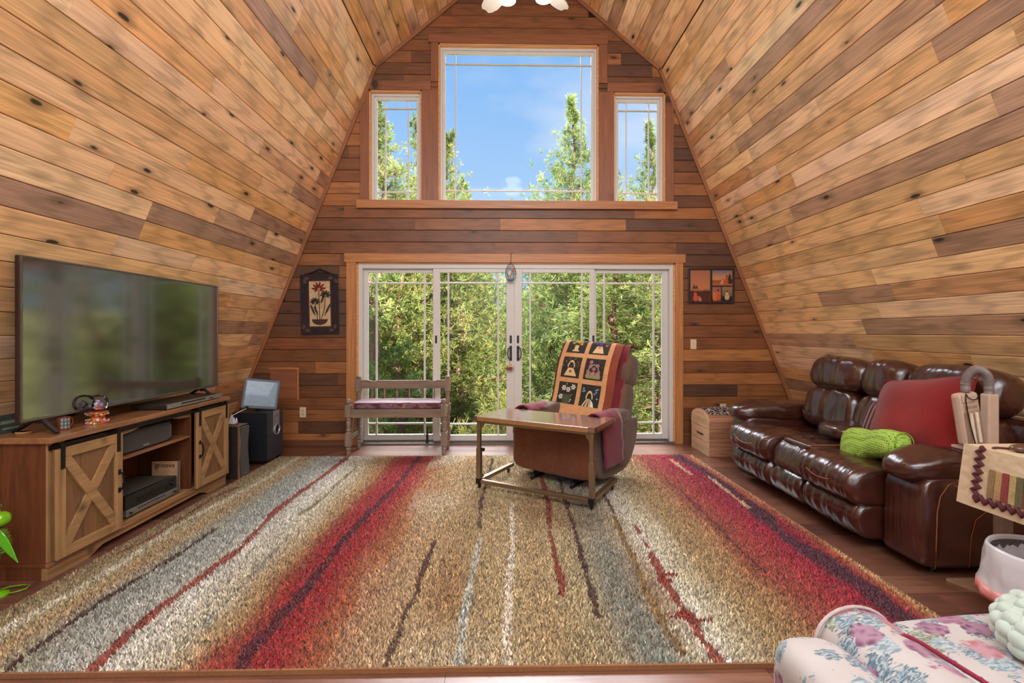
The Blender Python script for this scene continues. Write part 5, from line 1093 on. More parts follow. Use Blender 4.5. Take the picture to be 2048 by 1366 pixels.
def sofa_things():
    t = thing('red_pillow', 'big square red throw pillow leaning on the near seat back', 'pillow', (2.62, 3.0, .50))
    M = Matrix.Translation((2.585, 2.95, .765))@Matrix.Rotation(math.radians(24), 4, 'Y')@Matrix.Rotation(math.radians(-9), 4, 'X')
    def sq(v):
        u, w = abs(v.y)/.31, abs(v.z)/.26; v.x *= max(.12, (1-u**3.2))*max(.12, (1-w**3.2))*.85+.10; p = 1-.07*((1-u)*w if w > u else (1-w)*u); v.y *= p; v.z *= p; return v
    pillow(.22, .64, .52, 7, 24, fn=sq, M=M, wr=.008, wf=5).build('cover', fabric('red_knit', (142, 20, 17), (118, 14, 13), 160, .9), t, world=True, smooth=True)
    pts = [M@Vector((0, .312*sx_, .253*sz_)) for sx_, sz_ in ((-1, -1), (-.97, 0), (-1, 1), (0, .965), (1, 1), (.97, 0), (1, -1), (0, -.965), (-1, -1))]
    MB().tube(pts, .004, 5).build('seam', plain('red_seam', (130, 20, 18), .9), t, world=True, smooth=True)
    t = thing('striped_pillow', 'small striped pillow tucked behind the red pillow', 'pillow', (2.64, 3.30, .52))
    M = Matrix.Translation((2.66, 3.335, .66))@Matrix.Rotation(math.radians(22), 4, 'Y'); b = NB('pillow_stripes'); wv = b.n('TexWave', bands_direction='Y'); wv.inputs['Scale'].default_value = 9; b.l(b.co(), wv.inputs[0]); b.set(Base_Color=b.ramp(wv.outputs[0], [(.3, lin((150, 120, 118))), (.5, lin((120, 40, 44))), (.7, lin((60, 44, 48)))], 'CONSTANT'), Roughness=.9)
    pillow(.12, .20, .26, 4, 12, M=M).build('cover', b.m, t, world=True, smooth=True)
    t = thing('green_mesh_pillow', 'lime green mesh lumbar pillow lying on the near sofa seat', 'pillow', (2.42, 3.0, .47))
    b = NB('lime_mesh'); c = b.co('Object', (1, 1, 1)); vn = b.n('TexVoronoi'); vn.inputs['Scale'].default_value = 72; vn.inputs['Randomness'].default_value = .12; b.l(c, vn.inputs[0]); v = vn.outputs[0]; b.set(Base_Color=b.ramp(v, [(.26, lin((84, 120, 34))), (.40, lin((168, 206, 84)))]), Roughness=.75); b.bump(v, .8, .006)
    M = Matrix.Translation((2.36, 3.01, .575))@Matrix.Rotation(math.radians(-14), 4, 'X')@Matrix.Rotation(math.radians(16), 4, 'Y')
    def saddle(v): u = v.y/.25; v.z *= (.66+.12*abs(u)**1.2) if u < 0 else .66+.62*u-.22*u*u; v.x *= .85+.2*abs(u); return v
    pillow(.17, .50, .25, 3.0, 22, fn=saddle, M=M).build('cover', b.m, t, world=True, smooth=True)
    for s in (-1,): 
        c_ = [M@Vector((.055*math.cos(a), -.246, .065*math.sin(a))) for a in [i/20*2*PI for i in range(21)]]; MB().tube(c_, .003, 5).build('end_seam', plain('lime_seam', (130, 176, 40), .8), t, world=True, smooth=True)
    # folding craft lamp on the near arm
    t = thing('craft_lamp', 'beige folding craft lamp with ribbed gooseneck standing on the near sofa arm', 'lamp', (2.60, 2.50, .655))
    BG = plain('lamp_beige', (196, 168, 148), .4, grain=.04); BG2 = plain('lamp_beige_dark', (150, 124, 102), .4)
    MB().box((2.49, 2.45, .650), (2.72, 2.62, .668)).build('base', BG, t, world=True, bevel=.006); MB().box((2.578, 2.495, .668), (2.638, 2.545, .960)).build('column', BG, t, world=True, bevel=.008)
    cx, cz, r = 2.541, 1.015, .064; mb = MB(); pts = [(cx+r, 2.52, .958)]+[(cx+r*math.cos(a), 2.52, cz+r*math.sin(a)*1.15) for a in [i/20*PI for i in range(21)]]+[(cx-r, 2.52, .958)]
    rs = []; P2 = []
    for i in range(len(pts)-1):
        for u in (0, .25, .5, .75): P2.append(Vector(pts[i]).lerp(Vector(pts[i+1]), u)); rs.append(.0225 if len(P2) % 2 else .0195)
    mb.tube(P2, rs, 12); mb.build('gooseneck', plain('neck_grey', (128, 116, 112), .45), t, world=True)
    T = Euler((0, math.radians(-9), 0)); pv = (2.466, 2.52, .96)
    MB().box((2.432, 2.492, .915), (2.500, 2.548, .96), rot=T, piv=pv).build('head_joint', BG, t, world=True, bevel=.006)
    hd = MB().box((2.418, 2.500, .68), (2.53, 2.555, .965), rot=T, piv=pv).build('lamp_head', BG, t, world=True, bevel=.018)
    MB().box((2.432, 2.4965, .695), (2.518, 2.4995, .865), rot=T, piv=pv).build('reflector', BG2, hd, world=True, bevel=.001)
    for dx in (0, .030): MB().tube([Vector(pv)+T.to_matrix()@(Vector((2.462+dx, 2.492, .70))-Vector(pv)), Vector(pv)+T.to_matrix()@(Vector((2.462+dx, 2.492, .86))-Vector(pv))], .0085, 10).build('light_tube', plain('tube_cream', (226, 204, 182), .3), hd, world=True, smooth='auto')
    MB().box((2.435, 2.4965, .872), (2.515, 2.4995, .905), rot=T, piv=pv).build('rating_label', plain('label_beige', (184, 158, 132), .6), hd, world=True)
    for k in range(7): MB().box((2.442+k*.0098, 2.4958, .882+.0), (2.4455+k*.0098+(.002 if k % 3 else 0), 2.4966, .896), rot=T, piv=pv).build('vent_mark', plain('vent_dark', (130, 108, 88), .6), hd, world=True)
    MB().tube([(2.515, 2.486, .955), (2.50, 2.482, .935), (2.475, 2.480, .932), (2.455, 2.484, .945), (2.445, 2.486, .965), (2.445, 2.486, .93), (2.452, 2.484, .87), (2.470, 2.484, .79), (2.495, 2.484, .70), (2.51, 2.484, .66)], .0028, 6).build('cord', BLACK, t, world=True, smooth=True)
sofa_things()

# ================================================================== CHEST, TRAY STAND, BIN, BEE, ORNAMENTS
def chest():
    t = thing('domed_chest', 'small worn wooden chest with arched lid between doors and sofa', 'chest', (2.32, 5.14, 0)); WD = solid_wood('chest_wood', (186, 134, 100), 0, .6, dark=.55); WE = solid_wood('chest_end', (214, 176, 136), 1, .65, dark=.7)
    x0, x1, y0, y1 = 2.125, 2.60, 4.92, 5.36
    z = .0
    for k, (a, b) in enumerate(((.0, .10), (.102, .19), (.192, .285))): MB().box((x0+.012, y0, a), (x1, y0+.018, b)).build('front_board', WD, t, world=True, bevel=.002)
    MB().box((x0+.012, y1-.018, 0), (x1, y1, .285)).build('back_board', WD, t, world=True); MB().box((x0+.012, y0+.018, .0), (x1, y1-.018, .012)).build('bottom_board', WD, t, world=True)
    MB().box((x0, y0, 0), (x0+.012, y1, .14)).build('end_board', WE, t, world=True, bevel=.002); MB().box((x0, y0, .142), (x0+.012, y1, .285)).build('end_board', WE, t, world=True, bevel=.002); MB().box((x1, y0, 0), (x1+.012, y1, .285)).build('end_board', WE, t, world=True)
    lid = MB(); arch = [(y0, .288), (y1, .288), (y1, .355)]+[((y0+y1)/2+.22*math.cos(a), .355+.105*math.sin(a)) for a in [i/14*PI for i in range(1, 14)]]+[(y0, .355)]
    ld = lid.prism(arch, x0-.002, x1+.014, 'X').build('lid', WE, t, world=True)
    for i in range(7):
        a0, a1 = i/7*PI+.02, (i+1)/7*PI-.02; p = [((y0+y1)/2+r*math.cos(a), .355+rz*math.sin(a)) for r, rz, aa in ((.2205, .1055, (a0, a1)), (.228, .113, (a1, a0))) for a in aa]
        MB().prism(p, x0+.015, x1+.012, 'X').build('lid_slat', WD, ld, world=True)
    MB().box((x0+.012, y0-.003, .288), (x1, y0, .36)).build('lid_front', WD, ld, world=True)
    MB().box((x0-.004, 5.04, .195), (x0, 5.20, .212)).build('handle_slot', plain('slot_dark', (70, 40, 26), .8), t, world=True)
    c = thing('patterned_cloth', 'dark blue and cream patterned cloth folded on the domed chest lid', 'cloth', (2.36, 5.14, .47)); b = NB('cloth_pattern'); v = b.voro(b.co(), 22, 'DISTANCE_TO_EDGE'); b.set(Base_Color=b.ramp(v, [(.04, lin((206, 190, 170))), (.09, lin((44, 38, 62)))]), Roughness=.9)
    pts = [((5.14)+r*math.cos(a), .355+rz*math.sin(a)) for r, rz, rng_ in ((.2285, .1135, range(3, 12)), (.236, .121, range(11, 2, -1))) for a in [k/14*PI for k in rng_]]
    MB().prism(pts, x0+.03, x1-.01, 'X').build('cloth', b.m, c, world=True)
chest()
def tray():
    t = thing('side_stand', 'metal side stand with flat floor plate under a quilted runner, right edge', 'stand', (2.45, 2.0, 0)); ST = plain('stand_grey', (150, 136, 122), .4, .4)
    MB().box((2.18, 1.55, .735), (2.75, 2.17, .76)).build('tray_top', solid_wood('tray_wood', (120, 82, 56), 1), t, world=True, bevel=.003)
    MB().box((2.37, 2.235, .02), (2.43, 2.275, .735)).build('post', ST, t, world=True, bevel=.003); MB().box((2.37, 2.0, .70), (2.43, 2.275, .734)).build('arm', ST, t, world=True)
    MB().prism([(2.30, 2.445), (2.40, 2.20), (2.62, 1.75), (2.85, 1.75), (2.85, 2.445)], .0, .014, 'Z').build('floor_plate', plain('plate_taupe', (168, 140, 120), .4), t, world=True)
    q = thing('quilted_runner', 'cream quilted runner with maroon rickrack and striped patchwork on the side stand', 'runner', (2.15, 1.9, .76))
    CR_ = fabric('runner_cream', (216, 196, 168), (196, 172, 140), 30, .95, bump=.6)
    # top sheet + front drop facing -X, and drop toward +Y
    b = NB('runner_quilt'); v = b.voro(b.co(), 34, 'SMOOTH_F1'); b.set(Base_Color=b.mix(b.noise(b.co(), 5), lin((220, 200, 172)), lin((200, 172, 132))), Roughness=.95); b.bump(v, .7, .006)
    mb = MB(); mb.box((2.145, 1.50, .761), (2.70, 2.185, .772)); mb.build('top_sheet', b.m, q, world=True, bevel=.004)
    X = 2.150; mb = MB(); ys = [2.19, 1.50]; vs = []; n = 18; m = 8
    for k, off in ((0, 0), (1, .010)):
        for j in range(m+1):
            for i in range(n+1):
                u = i/n; v_ = j/m; y = 2.185-u*.69; vs.append((X-.012*v_-off-.006*math.sin(u*9+1)*v_, y+.02*v_*(1-u), .772-.272*v_))
    N_ = (n+1)*(m+1); I = lambda i, j, k=0: j*(n+1)+i+k*N_; fs = []
    for j in range(m):
        for i in range(n): fs += [(I(i, j, 1), I(i, j+1, 1), I(i+1, j+1, 1), I(i+1, j, 1)), (I(i+1, j), I(i+1, j+1), I(i, j+1), I(i, j))]
        fs += [(I(0, j), I(0, j+1), I(0, j+1, 1), I(0, j, 1)), (I(n, j, 1), I(n, j+1, 1), I(n, j+1), I(n, j))]
    for i in range(n): fs += [(I(i, 0, 1), I(i+1, 0, 1), I(i+1, 0), I(i, 0)), (I(i, m), I(i+1, m), I(i+1, m, 1), I(i, m, 1))]
    mb.add(vs, fs); mb.build('front_drop', b.m, q, world=True, smooth='auto')
    def sp(u, v_, off=.012): y = 2.185-u*.69; return Vector((X-.012*v_-off-.006*math.sin(u*9+1)*v_, y+.02*v_*(1-u), .772-.272*v_))
    # rickrack
    pts = []
    for k in range(27): v_ = k/26*.82-.02; pts.append(sp(.12+.022*math.sin(k*PI/2)+0, v_+0, .0135)+Vector((0, 0, 0)))
    for k in range(64): u = .12+k/63*.80; pts.append(sp(u, .83+.05*math.sin(k*PI/2), .0135))
    MB().tube(pts, .0095, 6).build('rickrack', plain('rickrack_maroon', (86, 38, 44), .9), q, world=True, smooth=True)
    MB().tube([(2.17+k*.02, 2.08+.008*math.sin(k*PI/2), .775) for k in range(18)], .007, 6).build('rickrack', MATS['rickrack_maroon'], q, world=True, smooth=True)
    cols = ((150, 120, 74), (190, 150, 96), (150, 54, 50), (196, 168, 110), (110, 100, 60), (148, 44, 44), (214, 186, 140), (186, 150, 104), (222, 214, 196), (200, 204, 196), (226, 218, 200), (190, 190, 180), (150, 54, 50), (214, 186, 140))
    for k, c in enumerate(cols):
        u0 = .19+k*.040; a, b_, c_, d = sp(u0, .30, .0125), sp(u0+.036, .30, .0125), sp(u0+.036, .76, .0125), sp(u0, .76, .0125); o = Vector((-.005, 0, 0))
        MB().add([a, b_, c_, d, a+o, b_+o, c_+o, d+o], [(0, 1, 2, 3), (7, 6, 5, 4), (0, 4, 5, 1), (1, 5, 6, 2), (2, 6, 7, 3), (3, 7, 4, 0)]).build('patch_strip', fabric('patch_%d_%d' % (c[0], c[1]), c, scale=110, amt=.4), q, world=True, bevel=.002)
    r = thing('glasses_case', 'brown oval case lying on the quilted runner at the right edge', 'case', (2.27, 2.02, .772))
    M = Matrix.Translation((2.27, 2.02, .79)); pillow(.16, .07, .034, 2.6, 10, M=M).build('shell', plain('case_brown', (92, 62, 48), .3, coat=.4), r, world=True, smooth=True)
    MB().tube([(2.27+.078*math.cos(a), 2.02+.034*math.sin(a), .79) for a in [i/24*2*PI for i in range(25)]], .002, 5).build('seam', plain('case_seam', (150, 130, 110), .5), r, world=True)
tray()
def bin_():
    c = (2.27, 1.96); t = thing('waste_bin', 'grey mesh waste bin lined with a white plastic bag, right edge', 'bin', (*c, 0))
    b = NB('wire_mesh'); ch = b.n('TexChecker'); ch.inputs['Scale'].default_value = 150; b.l(b.co(), ch.inputs[0]); b.set(Base_Color=b.mix(ch.outputs[1], lin((120, 112, 108)), lin((70, 64, 62))), Roughness=.5, Metallic=.3)
    MB().lathe([(0, 0), (.125, 0), (.128, .01), (.170, .355), (.165, .355), (.122, .012), (0, .012)], n=32).build('body', b.m, t, smooth='auto')
    m = bpy.data.materials.new('bag_film'); m.use_nodes = True; p = m.node_tree.nodes['Principled BSDF']; p.inputs['Base Color'].default_value = (*lin((226, 222, 226)), 1); p.inputs['Roughness'].default_value = .28; p.inputs['Transmission Weight'].default_value = .0; p.inputs['Alpha'].default_value = .80; p.inputs['Coat Weight'].default_value = .3
    bag = thing('bin_liner', 'translucent white plastic liner with red drawstring band folded over the bin rim', 'bag', (*c, 0))
    def ring(r, z, amp, f, ph, n=64): return [((r+amp*mnoise.noise(Vector((math.cos(2*PI*k/n)*f, math.sin(2*PI*k/n)*f, ph))))*math.cos(2*PI*k/n), (r+amp*mnoise.noise(Vector((math.cos(2*PI*k/n)*f, math.sin(2*PI*k/n)*f, ph))))*math.sin(2*PI*k/n), z+amp*.5*mnoise.noise(Vector((math.cos(2*PI*k/n)*2, math.sin(2*PI*k/n)*2, ph+5)))) for k in range(n)]
    rows = [ring(.112, .05, .010, 5, 0), ring(.13, .14, .016, 5, 1), ring(.145, .22, .014, 5, 2), ring(.158, .30, .010, 4, 3), ring(.169, .362, .004, 3, 4), ring(.177, .372, .003, 3, 4.2), ring(.183, .362, .004, 3, 4.4), ring(.188, .32, .014, 4, 5), ring(.192, .28, .020, 5, 6), ring(.196, .24, .024, 5, 6.5), ring(.200, .205, .026, 4, 7), ring(.204, .175, .03, 3.5, 7.2)]
    def sheet(rr, name, mat, th=0):
        mb = MB(); n = 64; vs = [p for r in rr for p in r]; fs = [(i*n+k, i*n+(k+1) % n, (i+1)*n+(k+1) % n, (i+1)*n+k) for i in range(len(rr)-1) for k in range(n)]; o = mb.add(vs, fs).build(name, mat, bag, smooth=True, fixn=False); s = o.modifiers.new('thickness', 'SOLIDIFY'); s.thickness = .0012; return o
    sheet(rows, 'film', m)
    sheet([[(x*1.008, y*1.008, z) for x, y, z in rows[-2]], [(x*1.012, y*1.012, z-.004) for x, y, z in rows[-1]], [(x*1.02, y*1.02, z-.022) for x, y, z in rows[-1]]], 'drawstring_band', plain('band_red', (206, 124, 118), .4))
bin_()
def bee():
    t = thing('bee_garden_ornament', 'lime green metal bee ornament standing on a thin rod beside the console', 'ornament', (-2.470, 2.40, 0)); G = plain('lime_enamel', (120, 190, 20), .22, .1, .1, coat=.6); G2 = plain('leaf_enamel', (96, 200, 40), .25, .1, .1, coat=.6); O = plain('olive_enamel', (104, 116, 34), .4, .2, .3)
    MB().lathe([(0, 0), (.042, 0), (.040, .008), (.022, .018), (0, .021)], n=24).build('base', G, t, smooth='auto')
    MB().tube([(.02, 0, .006), (.07, .01, .010), (.105, .03, .016), (.10, .055, .02), (.06, .065, .018), (.0, .06, .012), (-.03, .04, .008)], .003, 6).build('base_ring', G, t, smooth=True)
    MB().tube([(0, 0, .018), (.002, 0, .13), (.008, 0, .23)], .004, 6).build('rod', G, t, smooth=True)
    M = Matrix.Translation((.015, 0, .24))@Matrix.Rotation(math.radians(-8), 4, 'Y')
    MB().lathe([(0, -.075), (.016, -.068), (.024, -.058), (.022, -.054), (.030, -.044), (.028, -.040), (.034, -.028), (.032, -.024), (.036, -.01), (.033, -.006), (.036, .008), (.032, .012), (.034, .026), (.028, .03), (.028, .044), (.014, .062), (0, .066)], n=18).build('body', O, t, loc=(.018, 0, .272), rot=(0, math.radians(-10), 0), smooth='auto')
    MB().tube([(.004, -.034, .18), (.012, -.038, .25), (.02, -.034, .32)], [.006, .016, .005], 8).build('rear_wing', G2, t, smooth=True)
    pillow(.078, .074, .07, 2.4, 10, M=Matrix.Translation((.020, -.01, .378))).build('head', G, t, smooth=True)
    mb = MB(); mb.tube([(.006, -.046, .365), (.020, -.050, .360), (.036, -.044, .365)], .0015, 5); mb.build('smile', BLACK, t)
    MB().tube([(.006, -.01, .411), (.002, -.012, .433), (.014, -.014, .448), (.028, -.015, .451), (.034, -.015, .441), (.024, -.015, .435)], .0022, 6).build('antenna', O, t, smooth=True)
    MB().tube([(-.004, -.01, .411), (-.014, -.012, .433), (-.024, -.014, .443)], .0022, 6).build('antenna', O, t, smooth=True)
    mb = MB(); pillow(.03, .02, .016, 2, 4, mb=mb, M=Matrix.Translation((.006, -.012, .417))); mb.build('hat_flower', plain('pale_petal', (206, 220, 214), .4), t, smooth=True)
    def wing(name, a, b, w):
        a, b = Vector(a), Vector(b); d = (b-a); q = Vector((d.z, 0, -d.x)).normalized(); mb = MB(); P = [a+d*u+q*w*s*math.sin(min(1, u*1.05)**.7*PI)**.8 for u, s in [(i/10, 1) for i in range(11)]+[(i/10, -1) for i in range(9, 0, -1)]]
        n = len(P); mb.add([p+Vector((0, -.002, 0)) for p in P]+[p+Vector((0, .002, 0)) for p in P], [tuple(range(n)), tuple(reversed(range(n, 2*n)))]+[(i, i+n, (i+1) % n+n, (i+1) % n) for i in range(n)]); mb.build(name, G2, t)
    wing('wing', (.028, -.045, .345), (.150, -.055, .185), .022); wing('wing', (-.01, -.045, .34), (-.09, -.05, .20), .02)
    mb = MB(); [pillow(.012, .008, .012, 2, 3, mb=mb, M=Matrix.Translation((-.004+dx, -.044, .322+dz))) for dx, dz in ((0, 0), (.008, .006), (-.008, .006), (0, .012))]; mb.build('collar_flower', plain('yellow_petal', (232, 186, 40), .5), t, smooth=True)
bee()
def hangers():
    t = thing('glass_egg_suncatcher', 'oval stained-glass bird suncatcher hanging at the middle of the glass doors', 'suncatcher', (.093, 5.47, 2.18))
    MB().tube([(.112, 5.488, 2.20), (.104, 5.478, 2.185), (.094, 5.468, 2.17), (.098, 5.464, 2.15), (.093, 5.462, 2.10), (.093, 5.462, 2.065)], .0025, 6).build('hook', BLACK, t, world=True, smooth=True)
    rim = [(.093+.058*math.cos(a)*(1-.16*math.sin(a)), 5.462, 1.967+.098*math.sin(a)) for a in [i/36*2*PI for i in range(37)]]; MB().tube(rim, .0035, 6).build('lead_rim', plain('lead', (54, 66, 70), .4, .5), t, world=True, smooth=True)
    poly = [(p[0], p[2]) for p in rim[:-1]]; g = glass('pale_glass', (.86, .93, .95), 1.5); MB().prism(poly, 5.460, 5.464).build('glass_pane', g, t, world=True)
    def bl(n, c, x, z, w, h, rot=0): pillow(w, .006, h, 2.2, 5, M=Matrix.Translation((.093+x, 5.459, 1.967+z))@Matrix.Rotation(rot, 4, 'Y')).build(n, plain('sg_'+n, c, .3), t, world=True, smooth=True)
    bl('blue_water', (60, 92, 130), 0, -.078, .07, .03); bl('red_bird', (176, 66, 60), .026, .03, .026, .045); bl('white_bird', (214, 208, 200), -.012, -.005, .03, .055, .3); bl('orange_bloom', (200, 110, 70), -.01, -.04, .04, .026); bl('green_leaf', (70, 110, 70), .034, -.04, .012, .06, .2); bl('green_sprig', (80, 124, 80), -.036, -.03, .010, .06, -.2); bl('pink_bloom', (206, 120, 120), -.014, .06, .026, .02)
    s = thing('flower_bell_ornament', 'small beaded flower charm hanging from the left glass-door handle', 'ornament', (.09, 5.48, .93))
    MB().tube([(.082, 5.492, 1.0), (.08, 5.484, .95), (.083, 5.478, .915)], .002, 5).build('string', BLACK, s, world=True)
    for k in range(14):
        a = k*2.4; r = .012+.0022*k; col = ((150, 60, 70), (206, 176, 80), (110, 80, 60), (190, 190, 170), (176, 80, 70))[k % 5]
        pillow(.026, .022, .024, 2, 4, M=Matrix.Translation((.083+r*math.cos(a), 5.474, .885+r*math.sin(a)*.85))).build('blossom', plain('bl_%d' % (k % 5), col, .6), s, world=True, smooth=True)
hangers()

# ================================================================== CEILING FAN
def fan():
    c = (.165, 3.42, 0); t = thing('ceiling_fan', 'white ceiling fan with glowing glass shades at the top of the picture', 'fan', (c[0], c[1], 3.95)); Wt = plain('fan_white', (232, 224, 214), .4, grain=.02)
    MB().tube([(0, 0, .12), (0, 0, 1.71)], .014, 10).build('downrod', Wt, t); MB().lathe([(0, 0), (.09, .0), (.11, .04), (.11, .10), (.05, .14), (0, .14)], (0, 0, -.02), 28).build('motor_housing', Wt, t, smooth='auto'); MB().lathe([(.07, 1.62), (.05, 1.70), (0, 1.71)], n=20).build('canopy', Wt, t, smooth='auto')
    for k in range(5):
        a = math.radians(90+36+72*k-2); d = Vector((math.cos(a), math.sin(a), 0)); R = Matrix.Rotation(a, 4, 'Z')@Matrix.Rotation(math.radians(12), 4, 'X')
        poly = [(.17, -.045), (.28, -.060), (.46, -.066), (.52, -.05), (.545, -.03), (.535, 0), (.545, .03), (.52, .05), (.46, .066), (.28, .060), (.17, .045)]
        mb = MB(); mb.prism(poly, -.004, .004, 'Z'); mb.v = [tuple(R@Vector(v)+Vector((0, 0, -.068))) for v in mb.v]; bl = mb.build('fan_blade', Wt, t)
        MB().bar(d*.09+Vector((0, 0, -.02)), d*.22+Vector((0, 0, -.066)), .03, .006).build('blade_arm', Wt, t)
    MB().lathe([(0, -.16), (.05, -.16), (.06, -.04), (.05, -.02), (0, -.02)], n=20).build('light_fitter', Wt, t, smooth='auto')
    b = NB('lit_glass'); b.set(Base_Color=(.9, .86, .8), Roughness=.4, Emission_Color=(1, .93, .82), Emission_Strength=3)
    for a in (178, 268, 352):
        a = math.radians(a); d = Vector((math.cos(a), math.sin(a), -.9))*.13; MB().lathe([(.018, 0), (.035, -.02), (.052, -.06), (.060, -.095), (.05, -.102), (0, -.102)], tuple(d+Vector((0, 0, -.085))), 18).build('light_shade', b.m, t, smooth='auto')
        MB().tube([tuple(d*.3+Vector((0, 0, -.06))), tuple(d*.8+Vector((0, 0, -.07))), tuple(d+Vector((0, 0, -.09)))], .008, 6).build('light_arm', Wt, t)
    for a, b_ in ((-.05, -.30), (.05, -.26)): pass
    l = lamp('fan_bulbs', 'POINT', (c[0], c[1], 3.66), 22, (1, .95, .88), shadow_soft_size=.16)
fan()

# ================================================================== FLORAL ARMCHAIR (foreground right)
def cyl_arm(name, a, b, r, parent, mat, cap=True, n=28, seed=0, squash=.9, nose=.5):
    """upholstered rolled arm: soft cylinder with a gathered, pleated round front"""
    a, b = Vector(a), Vector(b); d = (b-a); L = d.length; d.normalize(); up = Vector((0, 0, 1)); s_ = d.cross(up).normalized(); u_ = s_.cross(d)
    prof = [(0.0, -.004), (.35, -.010), (.70, -.006), (.90, .004), (.985, .022), (1.0, .05), (.985, .09)]+[(.98, .09+(L-.09)*i/10) for i in range(1, 11)]
    mb = MB(); vs = []; fs = []
    for rr, z in prof:
        for k in range(n):
            t = 2*PI*k/n; q = r*rr*(1+.012*math.sin(9*t)*(1 if z < .06 and .3 < rr < 1 else 0)+.02*mnoise.noise(Vector((math.cos(t)*2, math.sin(t)*2, z*5+seed))))
            vs.append(a+d*z+s_*q*math.cos(t)+u_*q*math.sin(t)*squash)
    m = len(prof)
    for i in range(m-1):
        for k in range(n): fs.append((i*n+k, i*n+(k+1) % n, (i+1)*n+(k+1) % n, (i+1)*n+k))
    fs.append(tuple(range((m-1)*n, m*n)))
    return mb.add(vs, fs).build(name, mat, parent, world=True, smooth=True)
def armchair():
    t = thing('floral_armchair', 'floral chintz armchair with rolled arm in the lower right foreground', 'armchair', (1.35, 1.15, 0))
    cyl_arm('rolled_arm', (1.045, 1.42, .365), (1.08, .55, .385), .118, t, FLORAL, seed=1)
    p = [Vector((1.045, 1.405, .365))+(Vector((1, 0, 0))*math.cos(a)+Vector((0, 0, .92))*math.sin(a))*.119 for a in [i/32*2*PI for i in range(33)]]
    MB().tube(p, .005, 6).build('welt', fabric('welt_rose', (196, 178, 176), scale=90), t, world=True, smooth=True)
    M = Matrix.Translation((1.05, 1.03, .13)); pillow(.17, .74, .30, 6, 10, M=M).build('arm_panel', FLORAL, t, world=True, smooth=True)
    M = Matrix.Translation((.855, 1.10, .345))@Matrix.Rotation(math.radians(4), 4, 'Z'); pillow(.20, .54, .22, 3.4, 16, wr=.012, wf=7, M=M).build('draped_skirt', FLORAL, t, world=True, smooth=True)
    M = Matrix.Translation((.875, 1.08, .13)); pillow(.14, .50, .26, 6, 8, M=M).build('side_skirt', FLORAL, t, world=True, smooth=True)
    M = Matrix.Translation((1.63, 1.10, .305))@Matrix.Rotation(math.radians(3), 4, 'Z'); pillow(1.04, .92, .17, 5, 18, wr=.012, wf=4, M=M).build('seat_cushion', FLORAL, t, world=True, smooth=True)
    M = Matrix.Translation((1.64, 1.08, .12)); pillow(1.04, .86, .24, 9, 8, M=M).build('seat_base', FLORAL, t, world=True, smooth=True)
    c = thing('bumpy_pillow', 'pale mint pillow with puffed diamond bumps on the floral armchair', 'pillow', (1.58, 1.30, .40)); MT = plain('mint_velvet', (176, 190, 178), .55, grain=.06, sheen=.4)
    M0 = Matrix.Translation((1.60, 1.27, .445))@Matrix.Rotation(math.radians(6), 4, 'X')
    pillow(.42, .34, .19, 2.1, 12, M=M0).build('cushion_body', MT, c, world=True, smooth=True)
    for j in range(6):
        ph = math.radians(-12+j*19); n = max(1, int(round(24*math.cos(ph)*(.95))))
        for i in range(n):
            th = 2*PI*(i+(.5 if j % 2 else 0))/n; p = Vector((.208*math.cos(ph)*math.cos(th), .168*math.cos(ph)*math.sin(th), .094*math.sin(ph))); nn = Vector((p.x/.21**2, p.y/.17**2, p.z/.095**2)).normalized(); q = nn.to_track_quat('Z', 'Y').to_matrix().to_4x4()
            pillow(.056, .050, .034, 1.6, 5, M=M0@Matrix.Translation(p)@q).build('puff', MT, c, world=True, smooth=True)
    s = thing('crochet_strap', 'crimson crocheted cord lying across the floral armchair', 'cord', (1.12, 1.1, .4)); pts = [(1.075, 1.285, .462), (1.095, 1.275, .468), (1.115, 1.25, .462), (1.14, 1.20, .452), (1.17, 1.12, .442), (1.20, 1.04, .437), (1.23, .94, .437), (1.26, .84, .437)]
    MB().tube(pts, .0062, 8).build('cord', fabric('crimson_yarn', (150, 24, 58), scale=300, bump=.8), s, world=True, smooth=True)
    MB().tube([(p[0]+.005*math.cos(k*1.3), p[1]+.003, p[2]+.005*math.sin(k*1.3)) for k, p in enumerate([Vector(pts[i]).lerp(Vector(pts[i+1]), u/8) for i in range(len(pts)-1) for u in range(8)])], .003, 5).build('twist', MATS['crimson_yarn'], s, world=True, smooth=True)
armchair()
# ================================================================== OUTDOORS
def foliage_mat(name, a, b_, c):
    b = NB(name); oi = b.n('ObjectInfo'); g = b.n('NewGeometry'); mp = b.n('Mapping'); b.l(g.outputs['Position'], mp.inputs[0]); n = b.noise(mp.outputs[0], 1.1, 3); n2 = b.noise(mp.outputs[0], 6.5, 3)
    col = b.ramp(b.mix(.5, n, n2), [(.34, lin(a)), (.5, lin(b_)), (.66, lin(c))]); hs = b.n('HueSaturation'); b.l(col, hs.inputs['Color']); mr = b.n('MapRange'); mr.inputs['To Min'].default_value = .47; mr.inputs['To Max'].default_value = .525; b.l(oi.outputs['Random'], mr.inputs[0]); b.l(mr.outputs[0], hs.inputs['Hue'])
    b.set(Base_Color=hs.outputs[0], Roughness=.55, Specular_IOR_Level=.35)
    tr = b.n('BsdfTranslucent'); b.l(hs.outputs[0], tr.inputs[0]); ms = b.n('MixShader'); ms.inputs[0].default_value = .35; b.l(b.b.outputs[0], ms.inputs[1]); b.l(tr.outputs[0], ms.inputs[2]); b.l(ms.outputs[0], b.out.inputs[0]); return b.m
PINE = foliage_mat('pine_needles', (58, 84, 46), (140, 156, 80), (222, 218, 140)); BRUSH = foliage_mat('brush_leaves', (96, 104, 44), (170, 162, 84), (226, 206, 128)); FAR = foliage_mat('far_needles', (96, 128, 74), (136, 164, 92), (176, 190, 116))
